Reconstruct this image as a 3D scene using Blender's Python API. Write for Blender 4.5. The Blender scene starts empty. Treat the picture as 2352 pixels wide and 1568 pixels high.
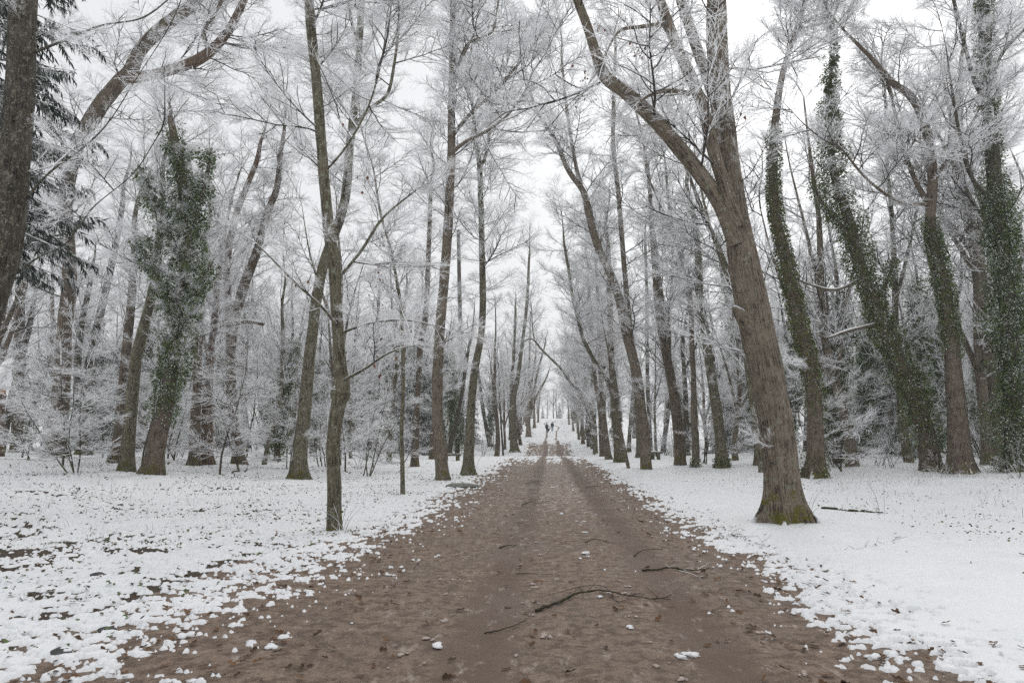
import bpy, math, random
import numpy as np
from mathutils import Vector, Matrix

random.seed(7)
RNG = np.random.default_rng(7)
SC = bpy.context.scene
COL = SC.collection
R = math.radians

# ------------------------------------------------------------------ camera, sky, sun, exposure
CAM = np.array([0.0, 0.0, 1.6])
YAW, PITCH = R(3.1), R(8.2)
cam_d = bpy.data.cameras.new('camera')
cam_d.sensor_width = 36.0
cam_d.lens = 24.0
cam_d.clip_end = 3000.0
cam_d.clip_start = 0.05
cam = bpy.data.objects.new('camera', cam_d)
cam.location = CAM
cam.rotation_euler = (R(90) + PITCH, 0, YAW)
COL.objects.link(cam)
SC.camera = cam

world = bpy.data.worlds.new('World')
SC.world = world
world.use_nodes = True
wn = world.node_tree
wn.nodes.clear()
w_out = wn.nodes.new('ShaderNodeOutputWorld')
w_bg = wn.nodes.new('ShaderNodeBackground')
w_sky = wn.nodes.new('ShaderNodeTexSky')
w_sky.sky_type = 'NISHITA'
w_sky.sun_disc = False
w_sky.sun_elevation = R(38)
w_sky.sun_rotation = R(20)
w_sky.air_density = 1.0
w_sky.dust_density = 4.0
w_hsv = wn.nodes.new('ShaderNodeHueSaturation')
w_hsv.inputs['Saturation'].default_value = 0.12
w_mix = wn.nodes.new('ShaderNodeMix')
w_mix.data_type = 'RGBA'
w_mix.inputs['Factor'].default_value = 0.86          # an even cloud deck hides most of the clear sky
w_mix.inputs['B'].default_value = (7.95, 8.1, 8.3, 1)
w_bg.inputs['Strength'].default_value = 0.1
wn.links.new(w_sky.outputs['Color'], w_hsv.inputs['Color'])
wn.links.new(w_hsv.outputs['Color'], w_mix.inputs['A'])
wn.links.new(w_mix.outputs['Result'], w_bg.inputs['Color'])
wn.links.new(w_bg.outputs['Background'], w_out.inputs['Surface'])

sun_d = bpy.data.lights.new('sun', 'SUN')
sun_d.energy = 1.0
sun_d.angle = R(35)
sun_d.color = (1.0, 0.97, 0.93)
sun = bpy.data.objects.new('sun', sun_d)
sun.rotation_euler = (R(52), 0, R(180 - 20))
COL.objects.link(sun)

SC.view_settings.view_transform = 'Standard'
SC.view_settings.look = 'None'
SC.view_settings.exposure = 0.24
SC.view_settings.gamma = 1.0
SC.view_settings.use_curve_mapping = False
SC.render.engine = 'CYCLES'
SC.cycles.use_denoising = False
SC.cycles.use_adaptive_sampling = False
SC.cycles.max_bounces = 9
SC.cycles.diffuse_bounces = 8
SC.cycles.transparent_max_bounces = 4

# ------------------------------------------------------------------ numpy helpers
def _hash(ix, iy, iz, seed):
    h = (ix.astype(np.int64) * 374761393 + iy.astype(np.int64) * 668265263 + iz.astype(np.int64) * 2147483647 + seed * 974711) & 0xFFFFFFFF
    h = ((h ^ (h >> 13)) * 1274126177) & 0xFFFFFFFF
    h = ((h ^ (h >> 16)) * 2246822519) & 0xFFFFFFFF
    return ((h ^ (h >> 15)) & 0xFFFF) / 65535.0

def gn2(x, y, seed=0):
    """2-D gradient noise, about -1..1"""
    x = np.asarray(x, float); y = np.asarray(y, float)
    ix = np.floor(x); iy = np.floor(y)
    fx = x - ix; fy = y - iy
    z = np.zeros_like(ix)
    out = 0
    ux = fx * fx * fx * (fx * (fx * 6 - 15) + 10); uy = fy * fy * fy * (fy * (fy * 6 - 15) + 10)
    for dx in (0, 1):
        for dy in (0, 1):
            a = _hash(ix + dx, iy + dy, z, seed) * 2 * math.pi
            d = np.cos(a) * (fx - dx) + np.sin(a) * (fy - dy)
            out = out + d * (ux if dx else 1 - ux) * (uy if dy else 1 - uy)
    return out * 1.5

def vn3(p, seed=0):
    i = np.floor(p); f = p - i
    u = f * f * (3 - 2 * f)
    out = 0
    for dx in (0, 1):
        for dy in (0, 1):
            for dz in (0, 1):
                w = (u[:, 0] if dx else 1 - u[:, 0]) * (u[:, 1] if dy else 1 - u[:, 1]) * (u[:, 2] if dz else 1 - u[:, 2])
                out = out + w * _hash(i[:, 0] + dx, i[:, 1] + dy, i[:, 2] + dz, seed)
    return out * 2 - 1

def sstep(a, b, x):
    t = np.clip((np.asarray(x, float) - a) / (b - a), 0, 1)
    return t * t * (3 - 2 * t)

def cross3(a, b):
    return np.array([a[1]*b[2]-a[2]*b[1], a[2]*b[0]-a[0]*b[2], a[0]*b[1]-a[1]*b[0]])

def nrm(v):
    v = np.asarray(v, float)
    return v / (np.linalg.norm(v) + 1e-9)

# ------------------------------------------------------------------ terrain
KY = np.array([-400, 0, 38, 50, 60, 64, 72, 78, 86, 96, 104, 108, 113, 120, 138, 165, 186, 192, 200, 215, 240, 300, 420, 900.])
KZ = np.array([0, 0, 0, .07, .11, .06, -.33, -.33, -.1, .85, 1.5, 1.55, 1.38, 1.72, 3.27, 5.45, 7.25, 7.4, 7.25, 6.8, 7.5, 12, 20, 24.])
def zt(x, y):
    x = np.asarray(x, float); y = np.asarray(y, float)
    # smooth interpolation between the knots
    i = np.clip(np.searchsorted(KY, y) - 1, 0, len(KY) - 2)
    m = np.gradient(KZ, KY)
    h = KY[i + 1] - KY[i]; t = np.clip((y - KY[i]) / h, 0, 1)
    m0 = m[i] * h; m1 = m[i + 1] * h
    p = (2*t**3 - 3*t**2 + 1) * KZ[i] + (t**3 - 2*t**2 + t) * m0 + (-2*t**3 + 3*t**2) * KZ[i + 1] + (t**3 - t**2) * m1
    side = np.where(x < 0, 0.75 * sstep(7, 26, -x), 0.42 * sstep(7, 20, x)) * sstep(5, 14, y)
    und = 0.15 * gn2(x / 6.0, y / 6.0, 3) * sstep(4, 9, np.abs(x))
    und = und + 0.035 * gn2(x / 1.3, y / 1.3, 4) * sstep(3.6, 6, np.abs(x)) * (1 - sstep(30, 60, y))
    ruts = -0.018 * np.exp(-((x - track(y, 1)) / 0.22) ** 2) - 0.014 * np.exp(-((x - track(y, 0)) / 0.25) ** 2)
    return p * (1 - 0.35 * sstep(12, 40, np.abs(x))) + side + und + ruts

def track(y, which):
    y = np.asarray(y, float)
    s = 0.9 * np.exp(-((y - 150) / 9) ** 2) - 0.9 * np.exp(-((y - 163) / 7) ** 2) + 0.9 * sstep(165, 180, y) + 0.25 * gn2(y / 14, y * 0, 5) * sstep(25, 60, y)
    return (1.27 if which else -0.55) + s

_fw = np.array([-math.sin(YAW) * math.cos(PITCH), math.cos(YAW) * math.cos(PITCH), math.sin(PITCH)])
_rt = np.array([math.cos(YAW), math.sin(YAW), 0.0])
_up = np.cross(_rt, _fw)
F = 1568.0
def ray(px, py):
    return _fw + _rt * (px - 1176.0) / F + _up * (784.0 - py) / F

def ground_at(px, py):
    """Where the sight line through a measured point of the photograph (2352 wide) meets the ground."""
    d = ray(px, py)
    t0 = 2.0
    while t0 < 400:
        p = CAM + d * t0
        if p[2] < zt(p[0], p[1]):
            lo, hi = t0 - 0.5, t0
            for _ in range(24):
                mid = (lo + hi) / 2
                q = CAM + d * mid
                if q[2] < zt(q[0], q[1]): hi = mid
                else: lo = mid
            q = CAM + d * hi
            return np.array([q[0], q[1], float(zt(q[0], q[1]))])
        t0 += 0.5
    return CAM + d * 200

def at_y(px, py, y):
    d = ray(px, py)
    return CAM + d * (y / d[1])

def depth(p):
    return float(np.dot(np.asarray(p) - CAM, _fw))

# ------------------------------------------------------------------ mesh builders
def build(name, V, quads=None, tris=None, mats=(), parent=None, smooth=True, midx=None, attrs=None, loc=None):
    V = np.asarray(V, np.float32)
    nq = 0 if quads is None else len(quads); nt = 0 if tris is None else len(tris)
    me = bpy.data.meshes.new(name)
    me.vertices.add(len(V)); me.vertices.foreach_set('co', V.ravel())
    loops = []
    if nq: loops.append(np.asarray(quads, np.int32).ravel())
    if nt: loops.append(np.asarray(tris, np.int32).ravel())
    L = np.concatenate(loops)
    me.loops.add(len(L)); me.loops.foreach_set('vertex_index', L)
    me.polygons.add(nq + nt)
    tot = np.concatenate([np.full(nq, 4, np.int32), np.full(nt, 3, np.int32)])
    st = np.concatenate([[0], np.cumsum(tot)[:-1]]).astype(np.int32)
    me.polygons.foreach_set('loop_start', st)
    try: me.polygons.foreach_set('loop_total', tot)
    except Exception: pass
    me.polygons.foreach_set('use_smooth', np.full(nq + nt, smooth, bool))
    if midx is not None: me.polygons.foreach_set('material_index', np.asarray(midx, np.int32))
    for m in mats: me.materials.append(m)
    if attrs:
        for k, a in attrs.items():
            a = np.asarray(a, np.float32)
            if a.ndim == 2:
                at = me.attributes.new(k, 'FLOAT_VECTOR', 'POINT'); at.data.foreach_set('vector', a.ravel())
            else:
                at = me.attributes.new(k, 'FLOAT', 'POINT'); at.data.foreach_set('value', a)
    me.update(calc_edges=True)
    o = bpy.data.objects.new(name, me)
    COL.objects.link(o)
    if parent is not None: o.parent = parent
    if loc is not None: o.location = loc
    return o

def empty(name, loc):
    o = bpy.data.objects.new(name, None)
    o.empty_display_size = 0.3
    o.location = loc
    COL.objects.link(o)
    return o

def tag(o, label=None, cat=None, group=None, kind=None):
    if label: o['label'] = label
    if cat: o['category'] = cat
    if group: o['group'] = group
    if kind: o['kind'] = kind
    return o

def spline(P, n):
    """Catmull-Rom through rows of P (any width), n samples."""
    P = np.asarray(P, float)
    if len(P) == 2:
        t = np.linspace(0, 1, n)[:, None]
        return P[0] * (1 - t) + P[1] * t
    A = np.vstack([2 * P[0] - P[1], P, 2 * P[-1] - P[-2]])
    seg = np.linalg.norm(np.diff(P[:, :3], axis=0), axis=1) + 1e-6
    cum = np.concatenate([[0], np.cumsum(seg)])
    s = np.linspace(0, cum[-1], n)
    i = np.clip(np.searchsorted(cum, s, side='right') - 1, 0, len(P) - 2)
    t = ((s - cum[i]) / seg[i])[:, None]
    p0, p1, p2, p3 = A[i], A[i + 1], A[i + 2], A[i + 3]
    return 0.5 * (2 * p1 + (p2 - p0) * t + (2*p0 - 5*p1 + 4*p2 - p3) * t**2 + (3*p1 - p0 - 3*p2 + p3) * t**3)

def frames(P):
    T = np.gradient(P, axis=0)
    T /= np.linalg.norm(T, axis=1)[:, None] + 1e-9
    n = np.cross(T[0], [0.0, 1.0, 0.1]); n = n / (np.linalg.norm(n) + 1e-9)
    N = np.empty_like(P); N[0] = n
    for k in range(1, len(P)):
        n = n - T[k] * np.dot(n, T[k]); n = n / (np.linalg.norm(n) + 1e-9)
        N[k] = n
    return T, N, np.cross(T, N)

def bark_tube(P, rad, sides, seed, ridge=0.06, flare=0.0, lobes=5, burl=()):
    """One tapering, furrowed stem. Returns verts, quads, tris, straightened bark coordinates."""
    P = np.asarray(P, float); rad = np.asarray(rad, float)
    n = len(P)
    T, N, B = frames(P)
    s = np.concatenate([[0], np.cumsum(np.linalg.norm(np.diff(P, axis=0), axis=1))])
    a = np.linspace(0, 2 * math.pi, sides, endpoint=False)
    ca, sa = np.cos(a), np.sin(a)
    rr = np.repeat(rad[:, None], sides, 1)
    S = np.repeat(s[:, None], sides, 1); A = np.repeat(a[None, :], n, 0)
    bk = np.stack([np.cos(A) * rr, np.sin(A) * rr, S], 2).reshape(-1, 3)
    if flare:
        ph = random.random() * 6
        lob = 0.30 + 1.9 * np.maximum(0, np.cos(lobes * A + ph + 0.7 * np.sin(A * 2 + ph))) ** 3 + 0.2 * np.cos(2 * A + ph * 2)
        rr = rr * (1 + flare * np.exp(-S / 0.42) * lob * 1.25 + 0.15 * flare * np.exp(-S / 1.1))
    big = vn3(np.stack([np.cos(A) * 1.3, np.sin(A) * 1.3, S * 1.1], 2).reshape(-1, 3) + seed, seed).reshape(n, sides)
    k = max(2.2, 0.9 * sides / 6.0)
    fine = vn3(np.stack([np.cos(A) * k, np.sin(A) * k, S * 1.6], 2).reshape(-1, 3) + seed, seed + 3).reshape(n, sides)
    rr = rr * (1 + ridge * 1.3 * big + ridge * (0.5 - np.abs(fine) * 1.6))
    for (bs, ba, bh, bw) in burl:
        da = (A - ba + math.pi) % (2 * math.pi) - math.pi
        rr = rr + bh * np.exp(-((S - bs) / bw) ** 2 - (da * rad[0] / bw) ** 2)
    V = P[:, None, :] + rr[:, :, None] * (ca[None, :, None] * N[:, None, :] + sa[None, :, None] * B[:, None, :])
    V = V.reshape(-1, 3)
    idx = np.arange(n * sides).reshape(n, sides)
    nx = np.roll(idx, -1, axis=1)
    Q = np.stack([idx[:-1], nx[:-1], nx[1:], idx[1:]], 2).reshape(-1, 4)
    top = len(V)
    V = np.vstack([V, P[-1] + T[-1] * rad[-1] * 0.6])
    bk = np.vstack([bk, [0, 0, s[-1]]])
    tri = np.stack([idx[-1], nx[-1], np.full(sides, top)], 1)
    return V, Q, tri, bk

def tubes(polys, sides=3):
    """Many thin stems as one array; polys: list of (pts Nx3, radii N)."""
    Vs, Qs, off = [], [], 0
    a = np.linspace(0, 2 * math.pi, sides, endpoint=False)
    for P, rad in polys:
        P = np.asarray(P, float); n = len(P)
        d = P[-1] - P[0]; d = d / (np.linalg.norm(d) + 1e-9)
        ref = np.array([0, 0, 1.0]) if abs(d[2]) < 0.9 else np.array([1.0, 0, 0])
        N = cross3(d, ref); N /= np.linalg.norm(N) + 1e-9
        B = cross3(N, d)
        # one edge of the prism points up, so the two upper faces carry the snow
        dirs = np.cos(a + math.pi / 2)[:, None] * N + np.sin(a + math.pi / 2)[:, None] * B
        V = P[:, None, :] + np.asarray(rad)[:, None, None] * dirs[None]
        Vs.append(V.reshape(-1, 3))
        idx = np.arange(n * sides).reshape(n, sides) + off
        nx = np.roll(idx, -1, axis=1)
        Qs.append(np.stack([idx[:-1], nx[:-1], nx[1:], idx[1:]], 2).reshape(-1, 4))
        off += n * sides
    return np.vstack(Vs), np.vstack(Qs)

def place(tpl, M, Tn, off=0):
    """Copies of template (V,Q) under K rotations/scales M (K,3,3) and offsets Tn (K,3)."""
    V, Q = tpl
    W = np.einsum('kij,vj->kvi', M, V) + Tn[:, None, :]
    K = len(M)
    QQ = Q[None] + (np.arange(K) * len(V))[:, None, None] + off
    return W.reshape(-1, 3), QQ.reshape(-1, Q.shape[1])

# ------------------------------------------------------------------ materials
def mat(name):
    m = bpy.data.materials.new(name); m.use_nodes = True
    nt = m.node_tree; nt.nodes.clear()
    out = nt.nodes.new('ShaderNodeOutputMaterial'); b = nt.nodes.new('ShaderNodeBsdfPrincipled')
    nt.links.new(b.outputs[0], out.inputs[0])
    b.inputs['Specular IOR Level'].default_value = 0.2
    return m, nt, b

class G:
    """tiny node-graph helper"""
    def __init__(s, nt): s.nt = nt
    def n(s, t, **kw):
        x = s.nt.nodes.new(t)
        for k, v in kw.items(): setattr(x, k, v)
        return x
    def l(s, a, b): s.nt.links.new(a, b)
    def noise(s, vec, scale, detail=3, rough=0.55):
        x = s.n('ShaderNodeTexNoise'); x.inputs['Scale'].default_value = scale; x.inputs['Detail'].default_value = detail; x.inputs['Roughness'].default_value = rough
        s.l(vec, x.inputs['Vector']); return x.outputs['Fac']
    def map(s, vec, scale):
        x = s.n('ShaderNodeMapping'); x.inputs['Scale'].default_value = scale; s.l(vec, x.inputs['Vector']); return x.outputs[0]
    def rng(s, v, a, b, c=0.0, d=1.0, smooth=True):
        x = s.n('ShaderNodeMapRange'); x.interpolation_type = 'SMOOTHSTEP' if smooth else 'LINEAR'
        x.inputs[1].default_value = a; x.inputs[2].default_value = b; x.inputs[3].default_value = c; x.inputs[4].default_value = d
        s.l(v, x.inputs[0]); return x.outputs[0]
    def mix(s, f, a, b):
        x = s.n('ShaderNodeMix', data_type='RGBA')
        for v, k in ((f, 'Factor'), (a, 'A'), (b, 'B')):
            if isinstance(v, (int, float)): x.inputs[k].default_value = v
            elif isinstance(v, tuple): x.inputs[k].default_value = v if len(v) == 4 else v + (1,)
            else: s.l(v, x.inputs[k])
        return x.outputs['Result']
    def math(s, op, a, b=0.0):
        x = s.n('ShaderNodeMath', operation=op)
        for i, v in enumerate((a, b)):
            if isinstance(v, (int, float)): x.inputs[i].default_value = v
            else: s.l(v, x.inputs[i])
        return x.outputs[0]
    def bump(s, h, strength, dist):
        x = s.n('ShaderNodeBump'); x.inputs['Strength'].default_value = strength; x.inputs['Distance'].default_value = dist
        s.l(h, x.inputs['Height']); return x.outputs[0]

SNOW = (0.87, 0.875, 0.885)

def bark_mat(name, dark, mid, pale, moss=0.5, lichen=0.5, snow=0.42):
    m, nt, b = mat(name); g = G(nt)
    at = g.n('ShaderNodeAttribute', attribute_name='bark').outputs['Vector']
    ob = g.n('ShaderNodeTexCoord').outputs['Object']
    geo = g.n('ShaderNodeNewGeometry')
    nz = g.n('ShaderNodeSeparateXYZ'); g.l(geo.outputs['Normal'], nz.inputs[0])
    pz = g.n('ShaderNodeSeparateXYZ'); g.l(ob, pz.inputs[0])
    fur = g.noise(g.map(at, (52, 52, 2.6)), 1.0, 5, 0.62)
    big = g.noise(at, 3.0, 4, 0.6)
    fine = g.noise(g.map(at, (110, 110, 16)), 1.0, 3, 0.7)
    fur = g.math('ADD', g.math('MULTIPLY', fur, 0.75), g.math('MULTIPLY', fine, 0.25))
    c = g.mix(g.rng(fur, 0.42, 0.535), dark, mid)
    c = g.mix(g.rng(big, 0.35, 0.7, 0, 0.55), c, pale)
    lich = g.noise(g.map(at, (13, 13, 9)), 1.0, 5, 0.75)
    c = g.mix(g.math('MULTIPLY', g.rng(lich, 0.52, 0.62), lichen), c, (0.30, 0.31, 0.235))
    blk = g.noise(g.map(at, (5, 5, 4)), 1.3, 4, 0.7)
    c = g.mix(g.rng(blk, 0.60, 0.70, 0, 0.6), c, (0.035, 0.032, 0.028))
    # moss: by the foot, and on upper sides
    mn = g.math('ADD', g.math('MULTIPLY', g.rng(g.noise(at, 4.2, 2, 0.5), .3, .7), 0.6), g.math('MULTIPLY', g.rng(g.noise(at, 24.0, 4, 0.7), .3, .7), 0.4))
    low = g.rng(pz.outputs[2], 0.0, 0.95, 1.0, 0.0)
    upm = g.rng(nz.outputs[2], 0.1, 0.7, 0.0, 0.25)
    mf = g.rng(g.math('ADD', g.math('MULTIPLY', g.math('ADD', low, upm), 0.42), g.math('MULTIPLY', mn, 0.9)), 0.80, 0.90)
    c = g.mix(g.math('MULTIPLY', mf, moss), c, (0.120, 0.115, 0.020))
    sn = g.noise(g.map(at, (14, 14, 10)), 1.0, 3, 0.6)
    sf = g.rng(g.math('ADD', nz.outputs[2], g.math('MULTIPLY', sn, 0.5)), snow + 0.25, snow + 0.37)
    c = g.mix(sf, c, SNOW)
    spk = g.noise(g.map(at, (38, 38, 30)), 1.0, 2, 0.5)
    if snow < 1: c = g.mix(g.math('MULTIPLY', g.rng(spk, 0.69, 0.72), g.rng(pz.outputs[2], 1.0, 6.0, 0.0, 0.6)), c, SNOW)
    g.l(c, b.inputs['Base Color'])
    b.inputs['Roughness'].default_value = 0.9
    g.l(g.bump(g.math('ADD', fur, g.math('MULTIPLY', lich, 0.3)), 1.0, 0.05), b.inputs['Normal'])
    return m

BARK = {
    'grey':  bark_mat('bark_grey', (0.030, 0.023, 0.018), (0.198, 0.160, 0.122), (0.285, 0.24, 0.185), 0.95, 0.5),
    'brown': bark_mat('bark_brown', (0.022, 0.017, 0.013), (0.150, 0.113, 0.085), (0.22, 0.178, 0.14), 0.7, 0.4),
    'olive': bark_mat('bark_olive', (0.022, 0.019, 0.014), (0.155, 0.135, 0.092), (0.24, 0.215, 0.150), 0.8, 0.8),
    'dark':  bark_mat('bark_dark', (0.014, 0.012, 0.010), (0.080, 0.066, 0.050), (0.13, 0.112, 0.088), 0.7, 0.5),
    'rust':  bark_mat('bark_rust', (0.030, 0.019, 0.014), (0.170, 0.110, 0.078), (0.23, 0.17, 0.125), 0.4, 0.25),
    'wet':   bark_mat('bark_wet', (0.014, 0.012, 0.010), (0.050, 0.041, 0.033), (0.085, 0.075, 0.055), 0.3, 0.35, 2.0),
}

def twig_mat(name, barkc, a, bb):
    m, nt, b = mat(name); g = G(nt)
    geo = g.n('ShaderNodeNewGeometry')
    nz = g.n('ShaderNodeSeparateXYZ'); g.l(geo.outputs['Normal'], nz.inputs[0])
    ob = g.n('ShaderNodeTexCoord').outputs['Object']
    n1 = g.noise(ob, 2.3, 2, 0.5)
    f = g.rng(g.math('ADD', nz.outputs[2], g.math('MULTIPLY', n1, 0.9)), a, bb)
    c = g.mix(f, barkc, SNOW)
    g.l(c, b.inputs['Base Color'])
    b.inputs['Roughness'].default_value = 0.8
    return m
TWIG = twig_mat('frosted_twig', (0.078, 0.066, 0.055), -0.80, -0.12)
TWIG_BARE = twig_mat('bare_twig', (0.075, 0.055, 0.042), 1.8, 2.2)
TWIG_DARK = twig_mat('dark_limb', (0.052, 0.045, 0.036), 0.15, 0.62)

def flat_mat(name, c, rough=0.8, var=0.25, scale=6.0, spec=0.2):
    m, nt, b = mat(name); g = G(nt)
    ob = g.n('ShaderNodeTexCoord').outputs['Object']
    f = g.rng(g.noise(ob, scale, 4, 0.6), 0.25, 0.75, 0, 1)
    g.l(g.mix(f, tuple(x * (1 - var) for x in c), tuple(min(1, x * (1 + var)) for x in c)), b.inputs['Base Color'])
    b.inputs['Roughness'].default_value = rough
    b.inputs['Specular IOR Level'].default_value = spec
    return m
IVY = flat_mat('ivy_leaf', (0.098, 0.142, 0.046), 0.55, 0.45, 3.0, 0.3)
IVY_OLD = flat_mat('ivy_leaf_yellowing', (0.14, 0.13, 0.035), 0.6, 0.4, 3.0)
IVY_SNOW = flat_mat('snow_on_leaf', (0.82, 0.835, 0.84), 0.8, 0.08, 5.0)
IVY_RIME = flat_mat('rime_on_ivy', (0.70, 0.72, 0.71), 0.8, 0.25, 9.0)
NEEDLE = twig_mat('frosted_needle', (0.034, 0.050, 0.034), 0.40, 1.15)
SNOWCAP = IVY_SNOW

def snow_mat():
    m, nt, b = mat('snow'); g = G(nt)
    ob = g.n('ShaderNodeTexCoord').outputs['Object']
    n1 = g.noise(ob, 1.2, 4, 0.6); n2 = g.noise(ob, 60.0, 3, 0.6); n3 = g.noise(ob, 11.0, 4, 0.65)
    c = g.mix(g.rng(n1, 0.3, 0.7), (0.835, 0.845, 0.86), (0.885, 0.89, 0.90))
    g.l(c, b.inputs['Base Color'])
    b.inputs['Roughness'].default_value = 0.7
    g.l(g.bump(g.math('ADD', g.math('MULTIPLY', n2, 0.25), n3), 0.5, 0.02), b.inputs['Normal'])
    return m
SNOWM = snow_mat()

def dirt_mat():
    m, nt, b = mat('wet_dirt'); g = G(nt)
    ob = g.n('ShaderNodeTexCoord').outputs['Object']
    tr = g.n('ShaderNodeAttribute', attribute_name='track').outputs['Fac']
    md = g.n('ShaderNodeAttribute', attribute_name='slushy').outputs['Fac']
    n1 = g.noise(ob, 0.8, 5, 0.65); n2 = g.noise(ob, 7.0, 6, 0.72); n3 = g.noise(ob, 55.0, 4, 0.75)
    st = g.noise(g.map(ob, (2.2, 1.0, 1)), 2.6, 6, 0.75)
    c = g.mix(g.rng(n1, 0.3, 0.7), (0.218, 0.152, 0.110), (0.318, 0.238, 0.184))
    c = g.mix(g.rng(n2, 0.40, 0.58, 0.75, 0), c, (0.095, 0.063, 0.044))
    c = g.mix(g.rng(n3, 0.36, 0.50, 0.75, 0), c, (0.085, 0.058, 0.042))
    c = g.mix(g.math('MULTIPLY', tr, 0.9), c, (0.150, 0.103, 0.077))
    # thin grey slush film in streaks along the way
    sl = g.rng(g.math('ADD', st, g.math('MULTIPLY', md, 0.13)), 0.55, 0.70, 0, 0.85)
    c = g.mix(sl, c, (0.46, 0.385, 0.33))
    c = g.mix(g.rng(n3, 0.60, 0.72, 0, 0.6), c, (0.43, 0.35, 0.29))
    g.l(c, b.inputs['Base Color'])
    g.l(g.rng(n1, 0.3, 0.7, 0.55, 0.9), b.inputs['Roughness'])
    b.inputs['Specular IOR Level'].default_value = 0.3
    g.l(g.bump(g.math('ADD', g.math('MULTIPLY', n3, 0.45), n2), 0.8, 0.03), b.inputs['Normal'])
    return m
DIRT = dirt_mat()

def litter_mat():
    m, nt, b = mat('leaf_mould'); g = G(nt)
    ob = g.n('ShaderNodeTexCoord').outputs['Object']
    n1 = g.noise(ob, 1.5, 5, 0.65); n2 = g.noise(ob, 22.0, 4, 0.7)
    c = g.mix(g.rng(n2, 0.35, 0.65), (0.035, 0.027, 0.021), (0.13, 0.095, 0.07))
    c = g.mix(g.rng(n1, 0.45, 0.7, 0, 0.5), c, (0.055, 0.058, 0.030))
    g.l(c, b.inputs['Base Color']); b.inputs['Roughness'].default_value = 0.95
    g.l(g.bump(n2, 0.8, 0.03), b.inputs['Normal'])
    return m
LITTER = litter_mat()

# ------------------------------------------------------------------ ground, road, snow
def snow_height(x, y):
    """Depth of the snow over the ground, negative where the ground lies bare."""
    er = x - (2.85 + 0.30 * gn2(y / 2.6, y * 0 + 3, 11) + 0.25 * gn2(y / 0.8, x / 0.8, 12))
    el = -x - (3.0 + 0.45 * gn2(y / 3.1, y * 0 + 8, 13) + 0.30 * gn2(y / 0.8, x / 0.8, 14) + 0.5 * (1 - sstep(6, 16, y)))
    b_r = np.clip(er / 1.7, -0.95, 0.80)
    b_l = np.clip(el / 2.5, -0.95, 0.60)
    bias = np.where(x < 0, b_l, b_r)
    # far along the avenue the snow still lies on the way, cut by two wheel tracks
    inside = np.clip(-np.maximum(er, el), 0, 2)
    far = -0.85 + 0.95 * sstep(26, 62, y) + 0.10 * sstep(60, 64, y) - 0.42 * sstep(79, 84, y) * (1 - sstep(94, 103, y)) + 0.55 * sstep(98, 106, y) - 0.25 * sstep(113, 117, y) * (1 - sstep(119, 124, y))
    bias = np.where(inside > 0, np.maximum(bias, np.minimum(far, 0.75) - 0.0 * inside), bias)
    t0 = np.exp(-(np.abs(x - track(y, 0)) / 0.26) ** 4); t1 = np.exp(-(np.abs(x - track(y, 1)) / 0.24) ** 4)
    bias = bias - 1.1 * np.maximum(t0, t1) * sstep(20, 40, y) * (1 - 0.55 * sstep(166, 184, y))
    # thin and patchy places
    left_near = sstep(3.2, 4.8, -x) * (1 - sstep(9.5, 15, y))
    bias = bias - left_near * (0.42 + 0.40 * gn2(x / 0.9, y / 0.7, 21))
    patch = np.exp(-(((x + 6.9) / 1.5) ** 2 + ((y - 15.5) / 2.4) ** 2)) + 0.9 * np.exp(-(((x - 6.6) / 1.7) ** 2 + ((y - 11.8) / 0.8) ** 2)) + 0.8 * np.exp(-(((x + 11.0) / 2.5) ** 2 + ((y - 17) / 2.0) ** 2)) + 0.7 * np.exp(-(((x - 8.6) / 1.5) ** 2 + ((y - 11.0) / 0.8) ** 2))
    bias = bias - 0.5 * patch * (0.8 + 0.6 * gn2(x / 0.9, y / 0.5, 23))
    wild = sstep(4.2, 8, np.abs(x)) * (0.22 + 0.30 * gn2(x / 3.0, y / 3.0, 27))
    bias = bias - wild * np.where(x < 0, 1.0, 0.7)
    n = 0.46 * gn2(x / 0.19, y / 0.14, 31) + 0.40 * gn2(x / 0.085, y / 0.07, 32) + 0.26 * gn2(x / 0.036, y / 0.034, 34) + 0.24 * gn2(x / 0.6, y / 0.45, 33)
    v = n + bias
    s = np.clip(v / 0.34, -1, 1)
    up = np.sqrt(np.clip(1 - (1 - np.clip(s, 0, 1)) ** 2, 0, 1))
    deep = np.clip(bias + 0.4, 0, 1.3)
    th = 0.024 + 0.014 * deep
    h = np.where(s > 0, th * up + 0.012 * np.clip(v - 0.34, 0, 1) + 0.006 * gn2(x / 0.1, y / 0.1, 35) * (s > 0.5), -0.03 * np.sqrt(np.clip(-s, 0, 1)))
    return h

def fan(r, a):
    Rr, Aa = np.meshgrid(r, a, indexing='ij')
    return np.sin(Aa) * Rr, np.cos(Aa) * Rr

def grid_quads(nr, na):
    idx = np.arange(nr * na).reshape(nr, na)
    return np.stack([idx[:-1, :-1], idx[:-1, 1:], idx[1:, 1:], idx[1:, :-1]], 2).reshape(-1, 4)

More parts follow.
